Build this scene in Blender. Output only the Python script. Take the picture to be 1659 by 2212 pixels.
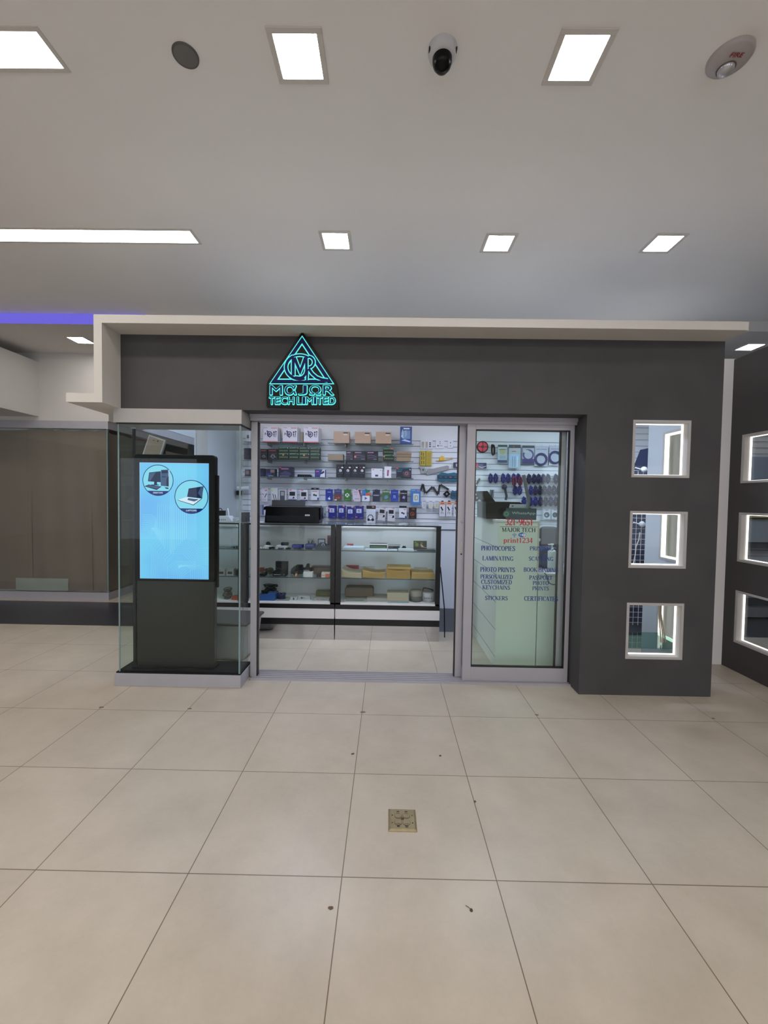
import bpy, math, random
from mathutils import Vector, Matrix
random.seed(7)
for o in list(bpy.data.objects): bpy.data.objects.remove(o)
SC = bpy.context.scene
COL = SC.collection

# ------------------------------------------------------------------ camera, world, exposure
CAM = Vector((0.15559, -1.54612, 1.47233))
FPX, YAW, PITCH, ROLL = 885.74, 0.00885873, -0.0323143, 0.0152158
F_ = Vector((-math.sin(YAW)*math.cos(PITCH), math.cos(YAW)*math.cos(PITCH), math.sin(PITCH)))
R0 = Vector((math.cos(YAW), math.sin(YAW), 0)); U0 = R0.cross(F_)
R_ = R0*math.cos(ROLL) + U0*math.sin(ROLL); U_ = -R0*math.sin(ROLL) + U0*math.cos(ROLL)
cd = bpy.data.cameras.new('camera'); co = bpy.data.objects.new('camera', cd); COL.objects.link(co)
cd.sensor_fit = 'VERTICAL'; cd.sensor_height = 24.0; cd.lens = FPX/2212*24.0; cd.clip_start = .02
co.matrix_world = Matrix(((R_.x,U_.x,-F_.x,CAM.x),(R_.y,U_.y,-F_.y,CAM.y),(R_.z,U_.z,-F_.z,CAM.z),(0,0,0,1)))
SC.camera = co
SC.cycles.transparent_max_bounces = 32
SC.view_settings.view_transform = 'Standard'; SC.view_settings.look = 'None'
SC.view_settings.exposure = 0.0; SC.view_settings.gamma = 1.0; SC.view_settings.use_curve_mapping = False
W = bpy.data.worlds.new('world'); SC.world = W; W.use_nodes = True
bg = W.node_tree.nodes['Background']; bg.inputs[0].default_value = (.84, .90, 1.0, 1); bg.inputs[1].default_value = 1.8
LAMP_E = 44.0          # emission of the square ceiling lamps
SHOP_LED = 80.0       # emission of the linear lights hung inside the shop
NICHE_E = 2.2         # emission of the led strips round the small windows

def ray(px, py): return F_ + R_*((px-829.5)/FPX) - U_*((py-1106)/FPX)
def at(px, py, Y):                     # measured pixel -> point on the vertical plane y = Y
    d = ray(px, py); return CAM + d*((Y-CAM.y)/d.y)
def atz(px, py, z):
    d = ray(px, py); return CAM + d*((z-CAM.z)/d.z)

# ------------------------------------------------------------------ materials
def lin(c): return tuple(((v/255)/12.92 if v/255 <= .04045 else ((v/255+.055)/1.055)**2.4) for v in c)
MC = {}
def mat(name, rgb, rough=.5, metal=0, spec=.5, noise=0, nscale=8, bump=0, bscale=60):
    if name in MC: return MC[name]
    m = bpy.data.materials.new(name); m.use_nodes = True; nt = m.node_tree
    b = nt.nodes['Principled BSDF']; c = lin(rgb)
    b.inputs['Base Color'].default_value = (*c, 1); b.inputs['Roughness'].default_value = rough
    b.inputs['Metallic'].default_value = metal; b.inputs['Specular IOR Level'].default_value = spec
    if noise or bump:
        tc = nt.nodes.new('ShaderNodeTexCoord'); 
    if noise:
        n = nt.nodes.new('ShaderNodeTexNoise'); n.inputs['Scale'].default_value = nscale; n.inputs['Detail'].default_value = 6
        nt.links.new(tc.outputs['Object'], n.inputs['Vector'])
        r = nt.nodes.new('ShaderNodeMix'); r.data_type = 'RGBA'
        r.inputs[6].default_value = (*[v*(1-noise) for v in c], 1); r.inputs[7].default_value = (*[min(1, v*(1+noise)) for v in c], 1)
        nt.links.new(n.outputs[0], r.inputs[0]); nt.links.new(r.outputs[2], b.inputs['Base Color'])
    if bump:
        n2 = nt.nodes.new('ShaderNodeTexNoise'); n2.inputs['Scale'].default_value = bscale
        nt.links.new(tc.outputs['Object'], n2.inputs['Vector'])
        bp = nt.nodes.new('ShaderNodeBump'); bp.inputs['Strength'].default_value = bump; bp.inputs['Distance'].default_value = .01
        nt.links.new(n2.outputs[0], bp.inputs['Height']); nt.links.new(bp.outputs[0], b.inputs['Normal'])
    MC[name] = m; return m
def C(*rgb):                            # plain coloured card / plastic
    return mat('paint_%d_%d_%d' % rgb, rgb, .45)
def emis(name, rgb, s):
    if name in MC: return MC[name]
    m = bpy.data.materials.new(name); m.use_nodes = True; nt = m.node_tree; nt.nodes.clear()
    e = nt.nodes.new('ShaderNodeEmission'); e.inputs[0].default_value = (*lin(rgb), 1); e.inputs[1].default_value = s
    o = nt.nodes.new('ShaderNodeOutputMaterial'); nt.links.new(e.outputs[0], o.inputs[0]); MC[name] = m; return m
def glass(name, tint=(235, 245, 243), ior=1.45, rough=0.0, gain=1.0):
    if name in MC: return MC[name]
    m = bpy.data.materials.new(name); m.use_nodes = True; nt = m.node_tree; nt.nodes.clear()
    t = nt.nodes.new('ShaderNodeBsdfTransparent'); t.inputs[0].default_value = (*lin(tint), 1)
    g = nt.nodes.new('ShaderNodeBsdfGlossy'); g.inputs['Roughness'].default_value = rough
    fr = nt.nodes.new('ShaderNodeFresnel')
    ge = nt.nodes.new('ShaderNodeNewGeometry'); mr = nt.nodes.new('ShaderNodeMapRange'); mr.inputs[3].default_value = ior; mr.inputs[4].default_value = 1/ior
    nt.links.new(ge.outputs['Backfacing'], mr.inputs[0]); nt.links.new(mr.outputs[0], fr.inputs[0])   # same reflectance on both faces of a pane
    mu = nt.nodes.new('ShaderNodeMath'); mu.operation = 'MULTIPLY'; mu.inputs[1].default_value = gain
    x = nt.nodes.new('ShaderNodeMixShader'); o = nt.nodes.new('ShaderNodeOutputMaterial')
    nt.links.new(fr.outputs[0], mu.inputs[0]); nt.links.new(mu.outputs[0], x.inputs[0])
    nt.links.new(t.outputs[0], x.inputs[1]); nt.links.new(g.outputs[0], x.inputs[2]); nt.links.new(x.outputs[0], o.inputs[0])
    MC[name] = m; return m

M_CEIL = mat('ceiling_paint', (240, 238, 236), .9, noise=.03, nscale=1.2)
M_LOWC = mat('ceiling_paint_low', (214, 210, 206), .9, noise=.03, nscale=1.5)
M_WHITE = mat('white_plaster', (198, 195, 192), .8, noise=.03, nscale=3)
M_BAND = mat('band_plaster', (210, 206, 200), .85, noise=.03, nscale=4)
M_DARK = mat('charcoal_plaster', (66, 64, 67), .62, noise=.34, nscale=3.2, bump=.12, bscale=14)
M_DARK2 = mat('near_black_plaster', (64, 61, 61), .62, noise=.12, nscale=3, bump=.12, bscale=14)
M_ALU = mat('satin_aluminium', (172, 170, 178), .42, metal=.25, noise=.04, nscale=5)
M_ALU2 = mat('brushed_plinth_metal', (170, 169, 177), .45, metal=.15, noise=.08, nscale=7)
M_CAP = mat('painted_metal_cap', (180, 177, 176), .5, metal=.15, noise=.05, nscale=9)
M_BLK = mat('black_gasket', (14, 14, 16), .45)
M_BLKG = mat('black_gloss_plastic', (9, 9, 11), .25, spec=.18)
M_BLKM = mat('black_matt_plastic', (18, 18, 21), .55, spec=.25)
M_LAM = mat('black_laminate', (17, 17, 20), .3)
M_SLAT = mat('white_melamine', (222, 226, 234), .45)
M_GROOVE = mat('grey_groove', (146, 152, 164), .6)
M_LAMW = mat('white_laminate', (214, 212, 216), .45)
M_SHOPW = mat('shop_white_paint', (205, 210, 218), .7)
M_GLASS = glass('clear_glass', (250, 253, 252), gain=.5)
M_CASEG = glass('case_glass', (246, 251, 250), gain=.5)
M_DOORG = glass('door_glass', (249, 253, 251), gain=.7)
M_SHELFG = glass('shelf_glass', (243, 250, 249), gain=.6)
M_EDGE = mat('glass_edge', (122, 146, 150), .2)
M_EDGED = mat('glass_edge_dark', (48, 58, 62), .25)
M_MIRROR = mat('kick_mirror', (200, 200, 204), .06, metal=1)
M_KRAFT = mat('brown_paper', (136, 126, 118), .7, noise=.1, nscale=2.2, bump=.3, bscale=2)
M_BRASS = mat('aged_brass', (160, 145, 114), .36, metal=.6, noise=.25, nscale=30)
M_BRASSD = mat('dark_brass', (104, 92, 76), .4, metal=.8, noise=.2, nscale=40)
M_NAVY = mat('navy_acrylic', (20, 22, 84), .4, spec=.15)
M_CYAN = emis('cyan_backlight', (96, 236, 232), 1.15)
M_LED = emis('led_white', (255, 248, 240), NICHE_E)
M_LAMPW = emis('lamp_warm_white', (255, 249, 242), LAMP_E)
M_LAMPC = emis('lamp_cool_white', (250, 250, 255), LAMP_E)
M_STRIP = emis('strip_lamp', (255, 249, 242), LAMP_E*.4)
M_PURPLE = emis('violet_cove', (112, 104, 222), .95)
M_SHOPL = emis('shop_linear_led', (214, 228, 255), SHOP_LED)

def floor_material():
    m = bpy.data.materials.new('porcelain_floor'); m.use_nodes = True; nt = m.node_tree; N = nt.nodes; L = nt.links
    b = N['Principled BSDF']
    g = N.new('ShaderNodeNewGeometry'); s = N.new('ShaderNodeSeparateXYZ'); L.new(g.outputs['Position'], s.inputs[0])
    def math_(op, a, b_=None, c=None):
        n = N.new('ShaderNodeMath'); n.operation = op
        for i, v in enumerate((a, b_, c)):
            if v is None: continue
            if isinstance(v, (int, float)): n.inputs[i].default_value = v
            else: L.new(v, n.inputs[i])
        return n.outputs[0]
    gro = []
    for k in (0, 1):
        q = math_('DIVIDE', s.outputs[k], .6); fr = math_('FRACT', math_('ADD', q, 50.5)); d = math_('ABSOLUTE', math_('SUBTRACT', fr, .5))
        gro.append(math_('LESS_THAN', d, .0032))
    gr = math_('MAXIMUM', gro[0], gro[1])
    # per-tile tone
    cx = math_('FLOOR', math_('DIVIDE', s.outputs[0], .6)); cy = math_('FLOOR', math_('DIVIDE', s.outputs[1], .6))
    cmb = N.new('ShaderNodeCombineXYZ'); L.new(cx, cmb.inputs[0]); L.new(cy, cmb.inputs[1])
    wn = N.new('ShaderNodeTexWhiteNoise'); L.new(cmb.outputs[0], wn.inputs['Vector'])
    n1 = N.new('ShaderNodeTexNoise'); n1.inputs['Scale'].default_value = 3.2; n1.inputs['Detail'].default_value = 8; n1.inputs['Roughness'].default_value = .62
    L.new(g.outputs['Position'], n1.inputs['Vector'])
    n2 = N.new('ShaderNodeTexNoise'); n2.inputs['Scale'].default_value = 60; n2.inputs['Detail'].default_value = 3; L.new(g.outputs['Position'], n2.inputs['Vector'])
    f = math_('ADD', math_('MULTIPLY', n1.outputs[0], .8), math_('ADD', math_('MULTIPLY', wn.outputs[0], .12), math_('MULTIPLY', n2.outputs[0], .12)))
    cr = N.new('ShaderNodeValToRGB'); L.new(f, cr.inputs[0])
    cr.color_ramp.elements[0].position = .3; cr.color_ramp.elements[0].color = (*lin((168, 158, 144)), 1)
    cr.color_ramp.elements[1].position = .75; cr.color_ramp.elements[1].color = (*lin((190, 180, 166)), 1)
    mg = N.new('ShaderNodeMix'); mg.data_type = 'RGBA'; L.new(gr, mg.inputs[0]); L.new(cr.outputs[0], mg.inputs[6]); mg.inputs[7].default_value = (*lin((104, 90, 76)), 1)
    # dark tile band
    inb = math_('MULTIPLY', math_('GREATER_THAN', s.outputs[1], 2.985), math_('LESS_THAN', s.outputs[1], 3.985))
    md = N.new('ShaderNodeMix'); md.data_type = 'RGBA'; L.new(inb, md.inputs[0]); L.new(mg.outputs[2], md.inputs[6]); md.inputs[7].default_value = (*lin((52, 52, 60)), 1)
    L.new(md.outputs[2], b.inputs['Base Color']); b.inputs['Roughness'].default_value = .34; b.inputs['Specular IOR Level'].default_value = .45
    return m
M_FLOOR = floor_material()

# ------------------------------------------------------------------ mesh builder
def wloc(o):
    v = Vector((0, 0, 0))
    while o is not None: v += o.location; o = o.parent
    return v
class MB:
    def __init__(s, T=None): s.v = []; s.f = []; s.m = []; s.mats = []; s.sm = []; s.T = T
    def mi(s, m):
        if m not in s.mats: s.mats.append(m)
        return s.mats.index(m)
    def add(s, vs, fs, m, smooth=False):
        k = len(s.v)
        for p in vs:
            p = Vector(p); s.v.append(s.T @ p if s.T is not None else p)
        i = s.mi(m)
        for f in fs: s.f.append(tuple(k+a for a in f)); s.m.append(i); s.sm.append(smooth)
        return s
    def box(s, x0, x1, y0, y1, z0, z1, m, R=None):
        vs = [(x, y, z) for z in (z0, z1) for y in (y0, y1) for x in (x0, x1)]
        if R is not None: vs = [R @ Vector(p) for p in vs]
        return s.add(vs, [(0,2,3,1),(4,5,7,6),(0,1,5,4),(2,6,7,3),(0,4,6,2),(1,3,7,5)], m)
    def quad(s, a, b, c, d, m): return s.add([a, b, c, d], [(0,1,2,3)], m)
    def prism(s, pts, y0, y1, m):            # outline in x,z (counter clockwise) swept from y0 to y1
        n = len(pts); vs = [(x, y0, z) for x, z in pts]+[(x, y1, z) for x, z in pts]
        return s.add(vs, [tuple(range(n)), tuple(range(2*n-1, n-1, -1))]+[((i+1) % n, i, n+i, n+(i+1) % n) for i in range(n)], m)
    def face(s, pts, y, m): return s.add([(x, y, z) for x, z in pts], [tuple(range(len(pts)))], m)
    def disc(s, cx, cz, r, y, m, n=24, rz=None):
        rz = rz or r
        return s.face([(cx+r*math.cos(2*math.pi*i/n), cz+rz*math.sin(2*math.pi*i/n)) for i in range(n)], y, m)
    def ring(s, cx, cz, r0, r1, y, m, n=40, a0=0, a1=360):
        vs = []; fs = []
        for i in range(n+1):
            a = math.radians(a0+(a1-a0)*i/n)
            vs += [(cx+r0*math.cos(a), y, cz+r0*math.sin(a)), (cx+r1*math.cos(a), y, cz+r1*math.sin(a))]
            if i: k = 2*i; fs.append((k-2, k-1, k+1, k))
        return s.add(vs, fs, m)
    def stroke(s, pts, w, y, m, caps=True):
        ws = w if isinstance(w, (list, tuple)) else [w]*len(pts)
        n = len(pts); vs = []
        for i, (x, z) in enumerate(pts):
            a = pts[max(i-1, 0)]; b = pts[min(i+1, n-1)]
            dx, dz = b[0]-a[0], b[1]-a[1]; l = math.hypot(dx, dz) or 1; nx, nz = -dz/l, dx/l
            k = 1.0
            if 0 < i < n-1:
                c0 = (x-a[0], z-a[1]); l0 = math.hypot(*c0) or 1; k = 1/max(.45, abs((c0[0]*dx+c0[1]*dz)/(l0*l)))
            h = ws[i]/2*k; vs += [(x+nx*h, y, z+nz*h), (x-nx*h, y, z-nz*h)]
        return s.add(vs, [(2*i, 2*i+1, 2*i+3, 2*i+2) for i in range(n-1)], m)
    def cyl(s, p0, p1, r, m, n=14, r2=None, caps=True):
        p0 = Vector(p0); p1 = Vector(p1); d = (p1-p0).normalized(); r2 = r if r2 is None else r2
        a = d.orthogonal().normalized(); b = d.cross(a); vs = []
        for p, q in ((p0, r), (p1, r2)):
            vs += [p+a*q*math.cos(2*math.pi*i/n)+b*q*math.sin(2*math.pi*i/n) for i in range(n)]
        s.add(vs, [(i, (i+1) % n, n+(i+1) % n, n+i) for i in range(n)], m, True)
        if caps: s.add(vs, [tuple(range(n-1, -1, -1)), tuple(range(n, 2*n))], m)
        return s
    def tube(s, pts, r, m, n=8):
        pts = [Vector(p) for p in pts]; N = len(pts); vs = []; ref = None
        for i, p in enumerate(pts):
            d = (pts[min(i+1, N-1)]-pts[max(i-1, 0)]).normalized()
            a = d.orthogonal().normalized() if ref is None else (ref-d*ref.dot(d)).normalized()
            ref = a; b = d.cross(a)
            vs += [p+a*r*math.cos(2*math.pi*k/n)+b*r*math.sin(2*math.pi*k/n) for k in range(n)]
        fs = [(i*n+k, i*n+(k+1) % n, (i+1)*n+(k+1) % n, (i+1)*n+k) for i in range(N-1) for k in range(n)]
        s.add(vs, fs, m, True); s.add(vs, [tuple(range(n-1, -1, -1)), tuple(range((N-1)*n, N*n))], m)
        return s
    def lathe(s, c, prof, m, n=28, ax='z'):
        c = Vector(c); vs = []
        for r, h in prof:
            for i in range(n):
                a = 2*math.pi*i/n; x, y = r*math.cos(a), r*math.sin(a)
                vs.append(c+(Vector((x, y, h)) if ax == 'z' else Vector((x, h, y)) if ax == 'y' else Vector((h, x, y))))
        return s.add(vs, [(k*n+i, k*n+(i+1) % n, (k+1)*n+(i+1) % n, (k+1)*n+i) for k in range(len(prof)-1) for i in range(n)], m, True)
    def text(s, txt, cx, cz, h, y, m, w=None, bold=0.0, shear=0):
        me, bb = text_mesh(txt, bold, shear)
        sx = h/(bb[3]-bb[2]); kx = sx if w is None else w/(bb[1]-bb[0]); mx = (bb[0]+bb[1])/2; mz = (bb[2]+bb[3])/2
        return s.add([(cx+(x-mx)*kx, y, cz+(z-mz)*sx) for x, z in me[0]], me[1], m)
    def serif(s, txt, cx, cz, h, w, y, m):
        gl = []; x = 0
        for ch in txt:
            if ch == ' ': x += .35; continue
            wd, st = SERIF[ch]
            gl += [([(px+x, pz) for px, pz in p], ww) for p, ww in st]; x += wd
        k = w/x
        for i, (p, ww) in enumerate(gl): s.stroke([(cx-w/2+a*k, cz-h/2+b*h) for a, b in p], [q*h*1.12 for q in ww], y-.00002*(i % 7), m)
        return s
    def build(s, name, parent=None, bevel=0, kind=None):
        me = bpy.data.meshes.new(name)
        if parent is not None: off = wloc(parent)
        else:
            xs = [p.x for p in s.v]; ys = [p.y for p in s.v]; zs = [p.z for p in s.v]
            off = Vector(((min(xs)+max(xs))/2, (min(ys)+max(ys))/2, min(zs)))
        me.from_pydata([tuple(p-off) for p in s.v], [], s.f)
        for m in s.mats: me.materials.append(m)
        for i, p in enumerate(me.polygons): p.material_index = s.m[i]; p.use_smooth = s.sm[i]
        me.update()
        o = bpy.data.objects.new(name, me); COL.objects.link(o)
        if parent is not None: o.parent = parent
        else: o.location = off
        if bevel:
            b = o.modifiers.new('bevel', 'BEVEL'); b.width = bevel; b.segments = 2; b.limit_method = 'ANGLE'
        if kind: o['kind'] = kind
        return o
TXT = {}
def text_mesh(txt, bold, shear):
    k = (txt, bold, shear)
    if k in TXT: return TXT[k]
    cu = bpy.data.curves.new('t', 'FONT'); cu.body = txt; cu.offset = bold; cu.shear = shear; cu.resolution_u = 3
    o = bpy.data.objects.new('t', cu); COL.objects.link(o)
    dg = bpy.context.evaluated_depsgraph_get(); me = bpy.data.meshes.new_from_object(o.evaluated_get(dg))
    vs = [(v.co.x, v.co.y) for v in me.vertices]; fs = [tuple(p.vertices) for p in me.polygons]
    bb = (min(v[0] for v in vs), max(v[0] for v in vs), min(v[1] for v in vs), max(v[1] for v in vs))
    bpy.data.objects.remove(o); bpy.data.meshes.remove(me); bpy.data.curves.remove(cu)
    TXT[k] = ((vs, fs), bb); return TXT[k]

# a small roman serif alphabet drawn with thick and thin pen strokes
tk, th = .17, .07
def _l(x0, y0, x1, y1, w=th): return ([(x0, y0), (x1, y1)], [w, w])
def _s(x, y, l=.14): return _l(x-l, y, x+l, y, th)
def _V(x, y0=0, y1=1, a=1, b=1): return [_l(x, y0, x, y1, tk)]+([_s(x, y0+th/2)] if a else [])+([_s(x, y1-th/2)] if b else [])
def _A(cx, cy, rx, ry, a0, a1, n=14):
    p = []; w = []
    for i in range(n+1):
        a = math.radians(a0+(a1-a0)*i/n); p.append((cx+rx*math.cos(a), cy+ry*math.sin(a))); w.append(th+(tk-th)*abs(math.cos(a)))
    return (p, w)
T1, B1 = 1-th/2, th/2
SERIF = {
 'A': (.95, [_l(.12, 0, .46, 1), _l(.44, 1, .8, 0, tk), _l(.22, .33, .68, .33), _s(.12, B1, .11), _s(.8, B1)]),
 'B': (.86, _V(.2)+[_l(.2, T1, .45, T1), _l(.2, .53, .45, .53), _l(.2, B1, .45, B1), _A(.43, .76, .24, .21, -90, 90), _A(.43, .28, .3, .25, -90, 90)]),
 'C': (.88, [_A(.48, .5, .35, .47, 48, 312), _l(.8, .98, .8, .7)]),
 'D': (.95, _V(.2)+[_l(.2, T1, .42, T1), _l(.2, B1, .42, B1), _A(.42, .5, .4, .465, -90, 90)]),
 'E': (.85, _V(.2)+[_l(.2, T1, .74, T1), _l(.2, .5, .58, .5), _l(.2, B1, .77, B1), _l(.73, 1, .73, .76), _l(.77, 0, .77, .26), _l(.58, .6, .58, .4)]),
 'F': (.8, _V(.2)+[_l(.2, T1, .74, T1), _l(.2, .5, .58, .5), _l(.73, 1, .73, .76), _l(.58, .6, .58, .4)]),
 'G': (.95, [_A(.48, .5, .35, .47, 48, 312), _l(.8, .98, .8, .7)]+_V(.78, .03, .42, 0, 1)),
 'H': (1.0, _V(.2)+_V(.8)+[_l(.2, .5, .8, .5)]),
 'I': (.42, _V(.2)),
 'J': (.6, _V(.38, .18, 1, 0, 1)+[_A(.24, .18, .15, .16, 180, 360)]),
 'K': (.95, _V(.2)+[_l(.74, 1, .24, .42), _l(.38, .56, .84, 0, tk), _s(.74, T1, .12), _s(.84, B1, .12)]),
 'L': (.8, _V(.2)+[_l(.2, B1, .74, B1), _l(.74, 0, .74, .27)]),
 'M': (1.2, [_l(.17, 0, .17, 1), _l(.2, 1, .58, .02, tk), _l(.58, .02, .96, 1), _s(.17, B1, .12), _s(.12, T1, .1)]+_V(1.0)),
 'N': (1.0, [_l(.18, 0, .18, 1), _l(.18, 1, .82, 0, tk), _l(.82, 0, .82, 1), _s(.18, B1, .12), _s(.82, T1, .12), _s(.12, T1, .1)]),
 'O': (.98, [_A(.48, .5, .37, .47, 0, 360, 24)]),
 'P': (.8, _V(.2)+[_l(.2, T1, .42, T1), _l(.2, .48, .42, .48), _A(.42, .73, .28, .24, -90, 90)]),
 'R': (.95, _V(.2)+[_l(.2, T1, .42, T1), _l(.2, .5, .42, .5), _A(.42, .74, .27, .23, -90, 90), _l(.44, .5, .82, 0, tk), _s(.85, B1, .09)]),
 'S': (.72, [_A(.36, .74, .22, .22, 30, 235), _A(.36, .27, .25, .24, 75, -150), _l(.24, .57, .5, .47, tk), _l(.6, .98, .6, .74), _l(.1, .02, .1, .28)]),
 'T': (.86, _V(.42, 0, 1, 1, 0)+[_l(.06, T1, .78, T1), _l(.07, 1, .07, .74), _l(.77, 1, .77, .74)]),
 'U': (1.0, [_l(.22, .3, .22, 1, tk), _s(.22, T1), _A(.5, .3, .29, .27, 180, 360), _l(.79, .3, .79, 1), _s(.79, T1, .12)]),
 'Z': (.82, [_l(.1, T1, .72, T1), _l(.7, 1, .1, 0, tk), _l(.1, B1, .74, B1), _l(.11, 1, .11, .76), _l(.74, 0, .74, .25)]),
 '1': (.6, _V(.3, 0, 1, 1, 0)+[_l(.3, .96, .14, .82)]),
 '2': (.66, [_A(.33, .72, .22, .25, 165, -35), _l(.5, .56, .1, .1, tk*.7), _l(.08, .06, .58, .06, tk*.75), _l(.58, 0, .58, .25)]),
 '3': (.66, [_A(.32, .75, .2, .21, 150, -90), _A(.32, .28, .25, .25, 90, -150)]),
 '4': (.66, [_l(.42, 1, .06, .3), _l(.06, .3, .62, .3, th*1.3), _l(.44, 0, .44, 1, tk)]),
 '5': (.66, [_l(.18, .93, .56, .93, tk*.8), _l(.17, 1, .13, .52), _A(.3, .32, .26, .29, 125, -150)]),
 '6': (.68, [_A(.34, .3, .24, .27, 0, 360, 20), _A(.6, .38, .5, .6, 95, 180)]),
 '9': (.68, [_A(.34, .7, .24, .27, 0, 360, 20), _A(.08, .62, .5, .6, -85, 0)]),
 '-': (.5, [_l(.1, .4, .4, .4, tk*.7)]),
 'p': (.72, _V(.2, -.32, .62, 1, 0)+[_A(.4, .31, .22, .3, 0, 360, 18), _l(.06, .6, .2, .6)]),
 'r': (.55, _V(.2, 0, .62, 1, 0)+[_A(.42, .42, .17, .19, 50, 150), _l(.06, .6, .2, .6)]),
 'i': (.38, _V(.2, 0, .62, 1, 0)+[_l(.2, .76, .2, .92, tk), _l(.06, .6, .2, .6)]),
 'n': (.76, _V(.2, 0, .62, 1, 0)+_V(.58, 0, .42, 1, 0)+[_A(.39, .4, .19, .2, 0, 180), _l(.06, .6, .2, .6)]),
 't': (.48, [_l(.22, .1, .22, .88, tk), _l(.04, .6, .42, .6), _A(.34, .14, .12, .12, 180, 300)]),
}

def tag(o, label, cat, group=None, kind=None):
    if label: o['label'] = label
    if cat: o['category'] = cat
    if group: o['group'] = group
    if kind: o['kind'] = kind
    return o
def thing(name, label, cat, loc, group=None):
    o = bpy.data.objects.new(name, None); COL.objects.link(o); o.location = loc; o.empty_display_size = .05
    return tag(o, label, cat, group)
def st(name, loc=(0, 0, 0)):
    o = bpy.data.objects.new(name, None); COL.objects.link(o); o.location = loc; o['kind'] = 'structure'; return o

# ------------------------------------------------------------------ room shell
ZC, ZL = 3.50, 3.39
MB().box(-13, 11, -9, 9, -.1, 0, M_FLOOR).build('floor', kind='structure')
MB().box(-13, 11, -9, 3.12, ZC, ZC+.1, M_CEIL).box(-13, 11, 3.12, 9, ZL, ZL+.1, M_LOWC).build('ceiling', kind='structure')
MB().box(-13, -2.6, 3.105, 3.12, ZL, ZC, M_PURPLE).build('trim_1', kind='structure')
MB().box(-2.6, 11, 3.105, 3.12, ZL, ZC, M_LOWC).build('trim_2', kind='structure')
# far wall behind everything and a wall with tall openings behind the camera
MB().box(-13, 11, 8.9, 9, 0, ZL, M_WHITE).build('wall_far', kind='structure')
w = MB()
w.box(-13, 11, -9, -8.9, 2.7, ZC, M_WHITE)
for x0, x1 in ((-13, -12.4), (-9.6, -9.3), (-6.2, -4.4), (-.6, 0), (3.4, 5.4), (9.4, 11)): w.box(x0, x1, -9, -8.9, 0, 2.7, M_WHITE)
w.build('wall_behind', kind='structure')
MB().box(-13.1, -13, -9, 9, 0, ZC, M_WHITE).build('wall_left', kind='structure')
MB().box(11, 11.1, -9, 9, 0, ZC, M_WHITE).build('wall_right', kind='structure')

# ------------------------------------------------------------------ shop front
FY = 1.557
WZ = [(1.662, 2.090), (.979, 1.409), (.283, .714)]     # small windows, heights
WX = (1.980, 2.410)
f = MB()
f.box(-1.872, 2.635, FY, FY+.243, 2.125, 2.74, M_DARK)                    # lintel
f.box(1.637, WX[0], FY, FY+.06, 0, 2.125, M_DARK); f.box(WX[1], 2.635, FY, FY+.06, 0, 2.125, M_DARK)
zs = [0]+[z for a in reversed(WZ) for z in a]+[2.125]
for i in range(0, len(zs), 2): f.box(WX[0], WX[1], FY, FY+.06, zs[i], zs[i+1], M_DARK)
f.box(1.637, 1.70, FY+.06, FY+.243, 0, 2.125, M_DARK)                      # reveal beside the door
f.build('wall_front', kind='structure')
s = MB()                                                                   # side of the pillar with its own three windows
SX0, SX1 = 2.565, 2.635
SY = (1.70, 2.09)
s.box(SX0, SX1, FY+.06, SY[0], 0, 2.125, M_SHOPW); s.box(SX0, SX1, SY[1], 2.30, 0, 2.74, M_SHOPW)
for i in range(0, len(zs), 2): s.box(SX0, SX1, SY[0], SY[1], zs[i], zs[i+1], M_SHOPW)
s.box(SX0, SX1, FY+.243, SY[1], 2.125, 2.74, M_SHOPW)
s.box(SX1, SX1+.004, FY, 2.2, 2.125, 2.74, M_DARK); s.box(SX1, SX1+.004, FY, SY[0], 0, 2.125, M_DARK); s.box(SX1, SX1+.004, SY[1], 2.2, 0, 2.125, M_DARK)
s.box(1.70, SX0, FY+.06, 1.80, 2.118, 2.125, M_SHOPW); s.box(1.70, 1.704, FY+.06, 1.80, 0, 2.118, M_SHOPW)
s.build('wall_pillar_side', kind='structure')
# white return wall between the two shops
MB().box(2.639, 3.27, 2.20, 2.30, 0, 2.773, mat('plaster_painted_lit', (232, 229, 230), .8)).build('wall_return', kind='structure')  # lighter copy of the white plaster, colour replaces light missing in the gap

# white hooked band wrapping the shop front
b = MB(); BY0, BY1 = 1.355, 1.557
b.prism([(-1.93, 2.735), (-1.93, 2.187), (-2.13, 2.187), (-2.13, 2.123), (-1.872, 2.123), (-1.872, 2.677), (2.635, 2.677), (2.635, 2.735)], BY0, 1.80, M_BAND)
b.build('trim_3', kind='structure')

# dark shop on the right
g = MB(); GX = 3.24; GY = (1.645, 2.075)
GZ = [(1.655, 2.075), (.970, 1.400), (.255, .714)]
gz = [0]+[z for a in reversed(GZ) for z in a]+[2.765]
g.box(GX, GX+.06, 1.2, GY[0], 0, 2.765, M_DARK2); g.box(GX, GX+.06, GY[1], 2.2, 0, 2.765, M_DARK2)
for i in range(0, len(gz), 2): g.box(GX, GX+.06, GY[0], GY[1], gz[i], gz[i+1], M_DARK2)
g.box(GX+.06, 6.5, 1.2, 1.26, 0, 2.765, M_DARK2)
g.build('wall_right_shop', kind='structure')
g2 = MB(); g2.box(3.3, 7, 3.95, 4.0, 0, 2.765, M_SLAT); 
for k in range(30): g2.box(3.3, 7, 3.944, 3.95, .3+k*.08, .306+k*.08, M_GROOVE)
g2.build('wall_right_shop_back', kind='structure')

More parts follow.
